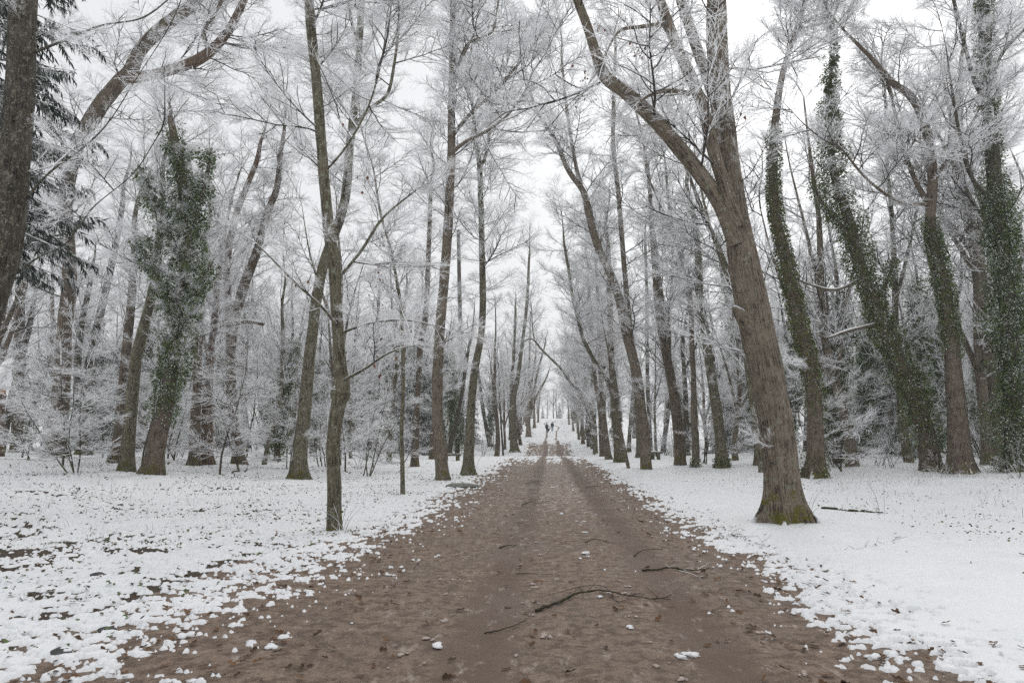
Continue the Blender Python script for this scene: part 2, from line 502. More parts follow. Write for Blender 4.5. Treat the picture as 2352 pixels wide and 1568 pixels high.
# radial rows dense near the viewer
py_ = np.arange(1850, 1034, -1.55)
r_near = 1.6 * F / (py_ - 1010)
r_near = r_near[(r_near > 2.9) & (r_near < 62)]
r_far = np.concatenate([np.arange(62.6, 130, 0.75), np.arange(130, 232, 1.2)])
RR = np.concatenate([r_near, r_far])
AA = np.linspace(R(-50), R(44), 880)
X, Y = fan(RR, AA)
Zg = zt(X, Y)
H = snow_height(X, Y)
V = np.stack([X, Y, Zg + H], 2).reshape(-1, 3)
Q = grid_quads(len(RR), len(AA))
keep = (H.ravel()[Q].max(1) > -0.006)
Q = Q[keep]
used = np.zeros(len(V), bool); used[Q.ravel()] = True
remap = np.cumsum(used) - 1
o = build('snow_cover', V[used], remap[Q], None, [SNOWM], smooth=True)
tag(o, 'thin broken white snow lying over the ground and the verges of the path', 'snow', kind='stuff')

# ground and road below it: the same fan, coarser
r2 = RR[::2]; a2 = AA[::3]
X, Y = fan(r2, a2)
micro = (0.006 * gn2(X / 0.12, Y / 0.10, 41) + 0.004 * gn2(X / 0.05, Y / 0.05, 42)) * (1 - sstep(12, 25, Y)) - 0.004
Z = zt(X, Y) + micro
V = np.stack([X, Y, Z], 2).reshape(-1, 3)
Q = grid_quads(len(r2), len(a2))
cx = np.abs(X.ravel()[Q].mean(1) - 0.1)
trk = np.maximum(np.exp(-(np.abs(X - track(Y, 0)) / 0.30) ** 4), np.exp(-(np.abs(X - track(Y, 1)) / 0.26) ** 4)).ravel()
mid_ = (sstep(-.5, -.2, X) * (1 - sstep(.95, 1.05, X)) * sstep(9, 22, Y) * 1.0 + 0.5 * sstep(-2.6, -1.6, X) * (1 - sstep(-.8, -.4, X)) * sstep(8, 20, Y) + .6 * sstep(1.5, 1.7, X) * sstep(12, 25, Y) * (1 - sstep(2, 2.6, X))).ravel()
for nm, sel, mm in (('road', cx < 4.3, DIRT), ('ground', cx >= 4.3, LITTER)):
    q = Q[sel]; used = np.zeros(len(V), bool); used[q.ravel()] = True
    rm = np.cumsum(used) - 1
    o = build(nm, V[used], rm[q], None, [mm], smooth=True, attrs={'track': trk[used], 'slushy': mid_[used]})
    tag(o, 'brown damp dirt avenue with wheel tracks' if nm == 'road' else 'dark leaf mould under the broken snow', nm, kind='structure')

# the land beyond and behind, under snow
xs = np.arange(-900, 901, 12.0); ys = np.arange(-300, 901, 12.0)
Xo, Yo = np.meshgrid(xs, ys, indexing='ij')
Zo = zt(Xo, Yo) + 0.02
q = grid_quads(len(xs), len(ys))
cxo = Xo.ravel()[q].mean(1); cyo = Yo.ravel()[q].mean(1)
rr = np.hypot(cxo, cyo); aa = np.arctan2(cxo, cyo)
hole = (rr > 2) & (rr < 226) & (aa > R(-49)) & (aa < R(43)) & ((rr > 12) | (np.abs(aa) < 0.5)) | (rr < 9)
lower = (rr < 250) & (aa > R(-60)) & (aa < R(54))
Zo = Zo - 0.28 * ((np.hypot(Xo, Yo) < 240) & (np.abs(np.arctan2(Xo, Yo) + 0.05) < R(56)))
# faces keep the winding that looks up
o = build('snowfield', np.stack([Xo, Yo, Zo], 2).reshape(-1, 3), q[~hole][:, ::-1], None, [SNOWM], smooth=True)
tag(o, 'snow covered land running on beyond the wood', 'ground', kind='structure')

# ------------------------------------------------------------------ twig sprays
def make_spray(seed, nodes, sub, r0, fine=True):
    """A frosted branch end, one metre long along +X, side twigs left and right, tips turned up."""
    rs = np.random.default_rng(seed)
    polys = []
    n = 6
    t = np.linspace(0, 1, n)
    wob = np.cumsum(rs.normal(0, 0.022, (n, 2)), 0)
    ax = np.stack([t, wob[:, 0], wob[:, 1] * 0.6 + 0.10 * t ** 2 - 0.05 * t], 1)
    polys.append((ax, r0 * (1 - 0.65 * t)))
    for k in range(nodes):
        u = 0.08 + 0.9 * (k + rs.uniform(-.2, .2)) / nodes
        u = min(max(u, 0.03), 0.97)
        p = np.array([np.interp(u, t, ax[:, j]) for j in range(3)])
        side = 1 if k % 2 else -1
        ln = (0.16 + 0.34 * (1 - u)) * rs.uniform(0.6, 1.3)
        ang = rs.uniform(0.55, 1.05)
        d = np.array([math.cos(ang), side * math.sin(ang), rs.normal(0.0, 0.28)])
        m = 4 if fine else 3
        tt = np.linspace(0, 1, m)[:, None]
        cur = np.array([0.10, 0, 0.12]) * ln
        pl = p + d * ln * tt + cur * tt ** 2 + np.vstack([[0, 0, 0], rs.normal(0, 0.012, (m - 1, 3))])
        polys.append((pl, r0 * 0.72 * (1 - 0.5 * tt[:, 0])))
        for j in range(sub):
            v = rs.uniform(0.25, 0.95)
            q0 = p + d * ln * v + cur * v * v
            l2 = ln * rs.uniform(0.2, 0.5)
            a2_ = rs.uniform(0.5, 1.1) * (1 if j % 2 else -1)
            ca, sa = math.cos(a2_), math.sin(a2_)
            d2 = np.array([d[0] * ca - d[1] * sa, d[0] * sa + d[1] * ca, rs.normal(0.12, 0.3)])
            e = q0 + d2 * l2 + np.array([0, 0, 0.1 * l2])
            polys.append((np.stack([q0, e]), np.array([r0 * 0.6, r0 * 0.32])))
    return tubes(polys, 3)

SPR = {'near': [make_spray(100 + i, 10, 1, 0.0130) for i in range(5)],
       'mid': [make_spray(200 + i, 7, 1, 0.0150, False) for i in range(5)],
       'far': [make_spray(300 + i, 5, 0, 0.0210, False) for i in range(4)]}

def rot_to(d, roll, scale):
    """Matrix whose +X goes to d."""
    d = nrm(d)
    ref = np.array([0, 0, 1.0]) if abs(d[2]) < 0.95 else np.array([0, 1.0, 0])
    y = cross3(ref, d); y /= np.linalg.norm(y)
    z = cross3(d, y)
    c, s = math.cos(roll), math.sin(roll)
    return np.stack([d, y * c + z * s, -y * s + z * c], 1) * scale

def sprays_mesh(tpls, items):
    """items: list of (pos, dir, scale)"""
    Vs, Qs, off = [], [], 0
    buckets = {}
    for it in items: buckets.setdefault(random.randrange(len(tpls)), []).append(it)
    for k, its in buckets.items():
        M = np.array([rot_to(d, random.gauss(0, 0.5), s) for p, d, s in its])
        Tn = np.array([p for p, d, s in its])
        v, q = place(tpls[k], M, Tn, off)
        Vs.append(v); Qs.append(q); off += len(v)
    return np.vstack(Vs), np.vstack(Qs)

def branch(start, d, L, n=5, lift=0.25, wob=0.10):
    d = nrm(d)
    pts = [np.asarray(start, float)]
    st = L / (n - 1)
    for k in range(1, n):
        d = nrm(d + np.array([random.gauss(0, wob), random.gauss(0, wob), random.gauss(0, wob) + lift * st * 0.35]))
        pts.append(pts[-1] + d * st)
    return np.array(pts)

def along(P, t):
    """point, tangent at fraction t of polyline P"""
    f = t * (len(P) - 1); i = min(int(f), len(P) - 2); u = f - i
    return P[i] * (1 - u) + P[i + 1] * u, nrm(P[i + 1] - P[i]), i, u

def perp(t):
    while True:
        v = np.array([random.gauss(0, 1) for _ in range(3)])
        v = v - t * np.dot(v, t)
        if np.linalg.norm(v) > 0.2: return nrm(v)

def make_bough(seed, lod, nside, spr_n, flat):
    """A frosted bough one unit long along +X: axis, side branches, sprays. Returns verts, quads, material slots."""
    random.seed(seed)
    axis = branch((0, 0, 0), (1, 0, 0.05), 1.0, 8, 0.9, 0.10 if seed % 2 else 0.14)
    thick = [(axis, np.linspace(.0125, .0045, 8))]
    items = []
    for k in range(nside):
        u = 0.10 + 0.86 * (k + random.random()) / nside
        p, tan, _, _ = along(axis, u)
        side = cross3([0, 0, 1.0], tan) * (1 if k % 2 else -1)
        d = tan * random.uniform(.5, .95) + side * random.uniform(.55, .9) + np.array([0, 0, random.gauss(0.02, .42 * (1 - flat))])
        ln = (.16 + .36 * (1 - u)) * random.uniform(.6, 1.25)
        sb = branch(p, d, ln, 5, 0.9, .13)
        thick.append((sb, np.linspace(.0062, .0036, 5)))
        for j in range(spr_n):
            q, tq, _, _ = along(sb, .15 + .84 * (j + random.random()) / spr_n)
            dd = tq * .9 + perp(tq) * .7
            dd[2] *= (1 - flat * .6)
            items.append((q, dd, random.uniform(.14, .25)))
        items.append((sb[-1], tq, random.uniform(.16, .24)))
    for j in range(4):
        q, tq, _, _ = along(axis, random.uniform(.5, 1) if j else .99)
        items.append((q, tq + perp(tq) * (.5 if j else 0), random.uniform(.16, .26)))
    v1, q1 = tubes(thick, 4)
    v2, q2 = sprays_mesh(SPR[lod], items)
    return np.vstack([v1, v2]), np.vstack([q1, q2 + len(v1)]), np.concatenate([np.ones(len(q1), np.int32), np.zeros(len(q2), np.int32)])
BOUGH = {'near': [make_bough(1000 + i, 'near', 12, 3, .35) for i in range(6)],
         'mid': [make_bough(1100 + i, 'mid', 12, 3, .35) for i in range(6)],
         'far': [make_bough(1200 + i, 'far', 11, 1, .3) for i in range(5)],
         'bush': [make_bough(1400 + i, 'far', 8, 1, .4) for i in range(4)],
         'layer': [make_bough(1300 + i, 'far', 12, 2, .85) for i in range(5)]}
_bough_data = {}
def bough_obj(lod, k, M, parent):
    """A real object of its own; alike boughs share their mesh."""
    me = _bough_data.get((lod, k))
    V, Q, mi = BOUGH[lod][k]
    if me is None:
        o = build('bough', V, Q, None, [TWIG, TWIG_DARK], parent, smooth=False, midx=mi)
        _bough_data[(lod, k)] = o.data
    else:
        o = bpy.data.objects.new('bough', me); COL.objects.link(o); o.parent = parent
    o.matrix_basis = M
    return o

def bough_places(stems, nb, L, t0=0.35, twigs=0, lift=0.15, zmax=1e9, flat=0.0, ang=(0.1, 0.8), tmain=None):
    """Positions, directions and lengths of boughs on stems [(pts, radii)]."""
    out = []
    wts = [np.linalg.norm(np.diff(P, axis=0), axis=1).sum() * (1.0 if i else (1 - t0)) for i, (P, r) in enumerate(stems)]
    tot = sum(wts)
    for i, ((P, rad), w) in enumerate(zip(stems, wts)):
        k = max(2, int(round(nb * w / tot)))
        first = t0 if i == 0 else 0.12
        LL = L * (1 if i == 0 else min(1.0, .15 + w / 5.0))
        for j in range(k):
            t = first + (1 - first) * ((j + random.random()) / k)
            p, tan, ii, u = along(P, min(t, .995))
            if p[2] > zmax: continue
            d = perp(tan) + tan * random.uniform(*ang)
            d[2] = d[2] * (1 - flat) + lift
            out.append((p, nrm(d), LL * random.uniform(.55, 1.2) * (1 - .35 * t)))
        out.append((P[-1], nrm(P[-1] - P[-2]), LL * .7))
    P, rad = stems[0]
    for j in range(twigs):
        p, tan, ii, u = along(P, random.uniform(.10, .75))
        d = perp(tan); d[2] = abs(d[2]) * .4 + .15
        out.append((p + d * rad[ii] * .6, nrm(d), L * random.uniform(.18, .42)))
    return out

def put_boughs(root, places, lod):
    for p, d, s in places:
        M = rot_to(d, random.gauss(0, .35), s)
        Mx = Matrix(((M[0, 0], M[0, 1], M[0, 2], p[0]), (M[1, 0], M[1, 1], M[1, 2], p[1]), (M[2, 0], M[2, 1], M[2, 2], p[2]), (0, 0, 0, 1)))
        bough_obj(lod, random.randrange(len(BOUGH[lod])), Mx, root)

def joined_crown(root, places, lod, name='crown'):
    Vs, Qs, Ms, off = [], [], [], 0
    for p, d, s in places:
        V, Q, mi = random.choice(BOUGH[lod])
        v = V @ rot_to(d, random.gauss(0, .35), s).T + np.asarray(p)
        Vs.append(v); Qs.append(Q + off); Ms.append(mi); off += len(v)
    return build(name, np.vstack(Vs), np.vstack(Qs), None, [TWIG, TWIG_DARK], root, smooth=False, midx=np.concatenate(Ms))

# ------------------------------------------------------------------ ivy
LEAF_V = np.array([[0, 0, 0], [0.45, 0.36, 0.06], [1.0, 0, -0.18], [0.45, -0.36, 0.06]])
LEAF_Q = np.array([[0, 2, 1], [0, 3, 2]])
CAP_V = np.array([[0.14, 0, 0.05], [0.42, 0.20, 0.08], [0.72, 0, 0.0], [0.42, -0.20, 0.08], [0.42, 0.0, 0.15]])
CAP_T = np.array([[0, 4, 1], [1, 4, 2], [2, 4, 3], [3, 4, 0]])

def ivy_mesh(P, rad, n, thick, size, snow=0.45, t0=0.05, t1=1.0, old=0.12, spread=None, cov=0.0):
    """Leaves shingled round a stem in tufts, part of them carrying a cap of snow."""
    rs = np.random.default_rng(n)
    n = int(n * 2.3); size = size * 0.74
    t = t0 + (t1 - t0) * rs.random(n)
    ang = rs.uniform(0, 2 * math.pi, n)
    f = t * (len(P) - 1); i = np.minimum(f.astype(int), len(P) - 2); u = (f - i)[:, None]
    pos = P[i] * (1 - u) + P[i + 1] * u
    tan = P[i + 1] - P[i]; tan /= np.linalg.norm(tan, axis=1)[:, None]
    e1 = np.cross(tan, [0.3, 1, 0]); e1 /= np.linalg.norm(e1, axis=1)[:, None]
    e2 = np.cross(tan, e1)
    ln = np.linalg.norm(np.diff(P, axis=0), axis=1).sum()
    q = np.stack([np.cos(ang) * 1.4, np.sin(ang) * 1.4, t * ln / .55], 1)
    tuft = vn3(q + 5, n); tuft2 = vn3(q * 2.3 + 9, n + 1)
    keep = tuft * .6 + tuft2 * .5 > rs.uniform(-.95, .25, n) - cov
    keep &= rs.random(n) < np.clip((t - t0) / (.16 * (t1 - t0)) + .12, 0, 1) * np.clip((t1 - t) / (.12 * (t1 - t0)) + .1, 0, 1)
    a = e1 * np.cos(ang)[:, None] + e2 * np.sin(ang)[:, None]
    sp = np.array([spread(x) if spread else 0 for x in t])
    tk = thick * (1 + sp) * np.clip(.65 + .75 * tuft + .25 * tuft2, .12, 1.6)
    rr = rad[i] + tk * rs.random(n) ** .8
    pos = pos + a * rr[:, None]
    out = a * rs.uniform(.5, 1.0, n)[:, None] + np.stack([rs.normal(0, .35, n), rs.normal(0, .35, n), rs.uniform(-.85, .15, n)], 1)
    sc = size * rs.uniform(.6, 1.35, n)
    snp = rs.random(n) < snow * np.clip(.85 + 3.2 * vn3(q * 1.7 + 31, n + 2), .10, 2.0) * (.7 + .5 * t)
    odp = rs.random(n) < old * (1.6 - t)
    pos, out, sc, sn, od = pos[keep], out[keep], sc[keep], snp[keep], odp[keep]
    # frames for all leaves at once
    d = out / np.linalg.norm(out, axis=1)[:, None]
    y = np.cross([0, 0, 1.0], d); y /= np.linalg.norm(y, axis=1)[:, None] + 1e-9
    z = np.cross(d, y)
    ro = rs.normal(0, .5, len(d))[:, None]
    M = np.stack([d, y * np.cos(ro) + z * np.sin(ro), -y * np.sin(ro) + z * np.cos(ro)], 2) * sc[:, None, None]
    Vs, Ts, Ms, off = [], [], [], 0
    for sel, mi in ((~od, 0), (od, 1)):
        if sel.sum():
            v, qq = place((LEAF_V, LEAF_Q), M[sel], pos[sel], off)
            Vs.append(v); Ts.append(qq); Ms.append(np.full(len(qq), mi)); off += len(v)
    if sn.sum():
        v, qq = place((CAP_V, CAP_T), M[sn], pos[sn], off)
        Vs.append(v); Ts.append(qq); Ms.append(np.full(len(qq), 2)); off += len(v)
    return np.vstack(Vs), np.vstack(Ts), np.concatenate(Ms)

# ------------------------------------------------------------------ a tree measured from the photograph
WS = 0.91
def stem3d(pts, base_y, dy0=0.0, dy1=0.0):
    out = []
    n = len(pts)
    for k, (px, py, w) in enumerate(pts):
        y = base_y + dy0 + (dy1 - dy0) * k / max(1, n - 1)
        p = at_y(px, py, y)
        out.append(list(p) + [0.5 * w * WS * depth(p) / F])
    return np.array(out)

def extend(S, extra, taper=0.14):
    d = nrm(S[-1, :3] - S[-2, :3]) * 0.7 + np.array([0, 0, 0.3])
    d = nrm(d)
    rows = []
    for k in (1, 2, 3):
        e = S[-1, :3] + d * extra * k / 3 + np.array([random.gauss(0, .08), random.gauss(0, .08), 0]) * extra * 0.3
        rows.append(list(e) + [S[-1, 3] * (1 - (1 - taper) * k / 3)])
    return np.vstack([S, rows])

def tree(label, base, pts, limbs=(), name='bare_tree', cat='tree', bark='grey', nb=26, L=2.6, t0=0.4, gap=0.55, spr=None,
         ivy=None, ext=4.5, flare=0.45, ridge=0.05, twigs=10, group=None, dy=0.0, base_xyz=None, lift=0.3, sides=None, knots=(), zmax=1e9, burl=(), sp_scale=None, crown=True, ext_limbs=3.0):
    """base: pixel of the foot; pts: pixels and widths up the stem; limbs: lists of the same, leaving the stem."""
    B = ground_at(*base[:2]) if base_xyz is None else np.array(base_xyz)
    dist = depth(B)
    S = stem3d([(base[0], base[1], base[2])] + list(pts), B[1], 0, dy)
    S[0, :3] = B
    top_py = pts[-1][1]
    if ext: S = extend(S, ext)
    foot = S[0].copy(); foot[2] -= 0.18
    S = np.vstack([foot, S])
    S[:, :3] -= B
    wpx = base[2]
    if sides is None: sides = int(min(72, max(9, wpx * 0.55)))
    length = np.linalg.norm(np.diff(S[:, :3], axis=0), axis=1).sum()
    n = int(min(150, max(14, length / max(0.10, 0.0045 * dist))))
    SS = spline(S, n)
    root = empty(name, B)
    tag(root, label, cat, group)
    m = BARK[bark]
    v, q, tr, bk = bark_tube(SS[:, :3], np.maximum(SS[:, 3], 0.01), sides, random.randrange(99), ridge, flare, burl=burl)
    build('trunk', v, q, tr, [m], root, attrs={'bark': bk})
    stems = [(SS[:, :3], SS[:, 3])]; all_stems = list(stems)
    for lb in limbs:
        opts = {}
        if isinstance(lb, dict): opts = lb; lb = lb['p']
        d0 = opts.get('d0', 0.0); d1 = opts.get('d1', random.uniform(-1.2, 1.2))
        # a limb starts at the depth its stem has there
        fr = np.interp(-lb[0][1], [-base[1], -pts[-1][1]], [0, dy])
        Lb = stem3d(lb, B[1], fr + d0, fr + d1)
        if ext_limbs and opts.get('ext', True): Lb = extend(Lb, opts.get('len', ext_limbs), 0.12)
        Lb[:, :3] -= B
        ll = np.linalg.norm(np.diff(Lb[:, :3], axis=0), axis=1).sum()
        nn = int(min(90, max(8, ll / max(0.10, 0.005 * dist))))
        LS = spline(Lb, nn)
        sd = int(min(26, max(6, lb[0][2] * 0.45)))
        v, q, tr, bk = bark_tube(LS[:, :3], np.maximum(LS[:, 3], 0.008), sd, random.randrange(99), ridge, 0)
        bk[:, 2] += 3.0
        lo = build('limb', v, q, tr, [BARK[opts.get('bark', bark)]], root, attrs={'bark': bk})
        if opts.get('snow'):
            kk = np.linspace(0, 1, nn)
            a, b_ = opts['snow']
            sel = (kk >= a) & (kk <= b_)
            C_ = LS[sel]
            nrmz = np.array([0, 0, 1.0])
            pp = C_[:, :3] + nrmz * C_[:, 3:4] * 0.80
            env = np.sin(np.linspace(0.12, math.pi - 0.12, len(C_))) ** 0.5
            v, q, tr, bk = bark_tube(pp, C_[:, 3] * 0.62 * env, 8, random.randrange(99), 0.22, 0)
            build('snow_ridge', v, q, tr, [SNOWM], lo)
        all_stems.append((LS[:, :3], LS[:, 3]))
        if not opts.get('bare'): stems.append((LS[:, :3], LS[:, 3]))
    if crown:
        lod = 'near' if dist < 19 else ('mid' if dist < 55 else 'far')
        put_boughs(root, bough_places(stems, int(nb * 2.1), L * 1.15, t0, twigs, lift * .5, zmax), lod)
    if ivy:
        vs, ts, ms, off = [], [], [], 0
        for iv in (ivy if isinstance(ivy, (list, tuple)) else [ivy]):
            st = all_stems[iv.get('stem', 0)]
            v, t, mi = ivy_mesh(st[0], st[1], iv['n'], iv['thick'], iv.get('size', 0.11), iv.get('snow', 0.45), iv.get('t0', 0.05), iv.get('t1', 0.9), iv.get('old', 0.12), iv.get('spread'), iv.get('cov', 0.0))
            vs.append(v); ts.append(t + off); ms.append(mi); off += len(v)
        build('ivy', np.vstack(vs), None, np.vstack(ts), [IVY, IVY_OLD, IVY_RIME], root, smooth=False, midx=np.concatenate(ms))
    for (px, py, w, bk_) in knots:
        y = B[1] + np.interp(-py, [-base[1], -pts[-1][1]], [0, dy])
        p = at_y(px, py, y) - B
        knot(root, p, 0.5 * w * dist / F, bk_)
    return root, stems, B

WOOD = flat_mat('cut_wood', (0.27, 0.135, 0.07), 0.8, 0.35, 25.0)
def knot(root, p, r, bk_):
    """A sawn-off branch stub facing the viewer: collar, cut face, cap of snow."""
    d = nrm(CAM - (p + np.array(root.location))) * np.array([1, 1, 0.4])
    d = nrm(d)
    P = np.array([p + d * (r * k) for k in (-0.2, 0.35, 0.8, 1.05, 1.10)])
    rad = np.array([1.35, 1.15, 1.0, 0.85, 0.55]) * r
    v, q, tr, bk = bark_tube(P, rad, 14, 5, 0.08, 0)
    k = build('branch_stub', v, q, tr, [BARK[bk_]], root, attrs={'bark': bk})
    P = np.array([p + d * (r * kk) for kk in (0.9, 1.13)])
    v, q, tr, bk = bark_tube(P, np.array([0.6, 0.5]) * r, 12, 6, 0.05, 0)
    build('cut_face', v, q, tr, [WOOD], k)
    up = np.array([0, 0, 1.0])
    a = cross3(d, up)
    P = np.array([p + d * r * 0.5 + up * r * 1.0 + a * r * s for s in (-0.9, -0.4, 0.1, 0.5, 0.9)])
    v, q, tr, bk = bark_tube(P, np.array([0.15, 0.42, 0.5, 0.4, 0.12]) * r, 8, 9, 0.15, 0)
    build('snow_ridge', v, q, tr, [SNOWM], k)

# ------------------------------------------------------------------ trees by the path and in the near wood
# the great leaning tree in front on one side
tree('huge leaning tree with mossy foot, forking into several stems over the path', (1803, 1203, 84.6),
     [(1797, 1120, 77.3), (1785, 1000, 77.3), (1762, 860, 81.0), (1735, 740, 81.0), (1715, 640, 75.4), (1698, 540, 64.4), (1690, 470, 53.4), (1664, 300, 53.4), (1650, 150, 51.5), (1645, 0, 47.8)],
     limbs=[{'p': [(1690, 560, 42.3), (1655, 470, 38.6), (1612, 405, 38.6), (1570, 352, 38.6), (1506, 276, 36.8), (1438, 214, 33.1), (1390, 176, 31.3), (1368, 120, 24.8), (1348, 60, 23.0), (1322, -10, 21.2)], 'd0': -.2, 'd1': -1.8, 'snow': (0.22, 0.52)},
            {'p': [(1694, 520, 36.8), (1668, 440, 33.1), (1640, 350, 31.3), (1612, 240, 28.5), (1581, 169, 27.6), (1548, 90, 25.8), (1520, 10, 23.0)], 'd0': -.3, 'd1': -1.2},
            {'p': [(1652, 250, 31.3), (1622, 170, 27.6), (1590, 80, 26.7), (1560, -10, 24.8)], 'd0': .3, 'd1': 1.6},
            {'p': [(1583, 215, 14.7), (1540, 208, 12.0), (1500, 215, 9.2), (1470, 232, 6.4)], 'd0': -1, 'd1': -1.6, 'snow': (.1, .9), 'ext': False},
            {'p': [(1530, 55, 12.9), (1470, 62, 11.0), (1424, 70, 8.3), (1400, 105, 5.5), (1390, 130, 4.6)], 'd0': -1, 'd1': -1.8, 'ext': False},
            {'p': [(1752, 850, 44), (1732, 775, 46), (1706, 728, 36), (1686, 706, 15)], 'd0': .05, 'd1': -.35, 'ext': False, 'bare': True}],
     nb=17, L=2.5, t0=0.72, flare=0.6, ridge=0.07, twigs=8, dy=-0.6, bark='grey', gap=0.42, ext=2.5)

tree('slender crooked tree with a mossy sawn burl, nearest the path on its side', (766, 1220, 34),
     [(767, 1130, 33), (765, 1020, 34), (776, 930, 34), (783, 880, 33), (778, 800, 30), (772, 690, 29), (768, 610, 30), (752, 500, 28), (740, 350, 26), (728, 200, 25), (714, 60, 23), (708, -20, 22)],
     limbs=[{'p': [(790, 872, 9), (840, 845, 7), (890, 812, 5), (940, 795, 4), (1010, 788, 3)], 'd0': -.1, 'd1': -1.0, 'snow': (.05, .95), 'ext': False},
            {'p': [(772, 745, 8), (735, 700, 7), (690, 660, 6), (640, 610, 5), (590, 560, 3)], 'd0': -.1, 'd1': -.6, 'ext': False},
            {'p': [(776, 640, 9), (830, 575, 8), (880, 500, 7), (950, 440, 5)], 'd1': .8, 'ext': False},
            {'p': [(782, 765, 7), (850, 742, 6), (930, 735, 5), (1010, 750, 3)], 'd1': -.8, 'snow': (.1, .9), 'ext': False},
            {'p': [(742, 400, 7), (800, 330, 6), (850, 235, 5), (880, 120, 4)], 'd1': .9}],
     nb=26, L=2.0, t0=0.42, bark='olive', twigs=14, knots=[(782, 905, 34, 'olive')], gap=0.42, flare=0.25, ridge=0.07, burl=((2.7, 3.0, 0.05, 0.25),))

tree('thick mossy trunk leaning in from the edge before the dark spruce', (-150, 1200, 78),
     [(-108, 1000, 74), (-62, 830, 70), (-33, 731, 68), (8, 590, 68), (24, 480, 66), (40, 300, 64), (50, 120, 62), (56, -20, 58)],
     limbs=[{'p': [(55, 130, 9), (130, 100, 7), (230, 60, 5), (330, 40, 4)], 'd1': -1},
            {'p': [(40, 480, 7), (110, 400, 6), (190, 340, 5), (250, 280, 3)], 'd1': -1.2},
            {'p': [(20, 640, 7), (90, 590, 5), (150, 560, 4)], 'd1': -.8}],
     nb=4, L=1.5, t0=0.35, bark='dark', twigs=5, flare=0.3, ridge=0.06, gap=0.5)

tree('old leaning tree whose trunk forks into two heavy snow topped limbs', (128, 1052, 46),
     [(140, 900, 40), (148, 760, 34), (160, 620, 32), (152, 500, 30), (160, 400, 32), (182, 322, 34), (232, 242, 36), (272, 190, 34), (298, 165, 34), (322, 115, 30), (375, 62, 30), (440, 12, 28)],
     limbs=[{'p': [(300, 178, 30), (350, 172, 26), (400, 158, 26), (450, 140, 26), (490, 112, 24), (528, 66, 20), (556, 10, 18)], 'd1': -1.5, 'snow': (.1, .55), 'bark': 'rust'},
            {'p': [(478, 118, 12), (470, 70, 10), (500, 20, 8)], 'd1': -2}],
     nb=46, L=3.2, t0=0.25, bark='brown', twigs=16, dy=-2.0, ext=3)

tree('straight pale trunk with ivy foot near the edge of the wood', (36, 1040, 26),
     [(42, 950, 26), (46, 880, 26), (44, 760, 24), (48, 640, 22), (55, 480, 20)], nb=16, L=2.4, bark='brown', ivy=dict(n=1100, thick=.10, t0=.02, t1=.35, snow=.2), t0=.3)
tree('thin dark stem slanting beside the ivy footed trunk', (2, 1040, 18), [(16, 970, 17), (30, 900, 16), (48, 830, 15), (70, 740, 13)], nb=8, L=2.0, bark='dark', flare=.2)
tree('twin trunked tree behind the layered white bush, fork low down', (192, 1045, 30), [(196, 960, 28), (200, 880, 26), (215, 790, 20), (235, 700, 18), (256, 610, 16), (280, 480, 13)],
     limbs=[[(188, 930, 22), (178, 860, 18), (185, 760, 15), (205, 660, 12)]], nb=20, L=2.4, bark='dark', t0=.3)
tree('brown tree standing close behind the lichen covered trunk', (264, 1064, 30), [(275, 980, 26), (284, 880, 24), (292, 790, 22), (302, 690, 20), (310, 560, 16)], nb=16, L=2.3, bark='brown')
tree('lichen covered trunk with vine up its edge, left of the ivy tree', (290, 1084, 36), [(296, 1000, 30), (303, 920, 28), (312, 830, 28), (328, 760, 26), (345, 690, 22), (362, 600, 18), (372, 470, 14)], nb=18, L=2.5, bark='olive', flare=.3)
tree('leaning tree smothered in bulky dark ivy with bare reddish lower trunk', (350, 1090, 44),
     [(362, 1010, 42), (378, 940, 40), (392, 860, 34), (402, 780, 30), (412, 720, 30), (422, 640, 30), (430, 540, 28), (420, 430, 26), (405, 340, 22), (394, 285, 16)],
     limbs=[{'p': [(420, 610, 14), (385, 520, 12), (345, 440, 10), (318, 380, 7)], 'd1': -.8, 'ext': False}, {'p': [(424, 560, 14), (455, 480, 12), (476, 400, 10), (486, 340, 7)], 'd1': -.4, 'ext': False},
            {'p': [(412, 720, 12), (370, 650, 10), (338, 590, 8), (318, 540, 6)], 'd1': -.8, 'ext': False}, {'p': [(410, 740, 12), (455, 670, 10), (488, 600, 8)], 'd1': -.6, 'ext': False}],
     nb=36, L=1.25, bark='brown', t0=.26, twigs=0, ext=1.0,
     ivy=[dict(n=9500, thick=.5, t0=.13, t1=.92, size=.13, snow=1.3, old=.03, cov=-.08, spread=lambda t: 0.45 * math.sin(max(0, min(1, (t - .2) / .72)) * math.pi) - .35 * (t < .3)),
          dict(stem=1, n=1500, thick=.5, t0=.1, t1=1, size=.14, snow=1.2, old=.02, cov=-.15), dict(stem=2, n=1300, thick=.45, t0=.1, t1=1, size=.14, snow=1.2, old=.02, cov=-.15), dict(stem=3, n=1100, thick=.4, t0=.1, t1=1, size=.14, snow=1.2, old=.02, cov=-.15), dict(stem=4, n=900, thick=.4, t0=.1, t1=1, size=.14, snow=1., old=.02, cov=-.15)])
tree('slim straight trunk, first of the pair beyond the ivy tree', (446, 1070, 26), [(448, 980, 24), (452, 900, 22), (456, 800, 18), (462, 700, 15), (470, 560, 12)], nb=14, L=2.3, bark='brown')
tree('reddish barked trunk, second of the pair beyond the ivy tree', (474, 1068, 30), [(476, 980, 26), (477, 910, 24), (484, 820, 18), (492, 735, 16), (500, 640, 13)], nb=14, L=2.3, bark='rust')
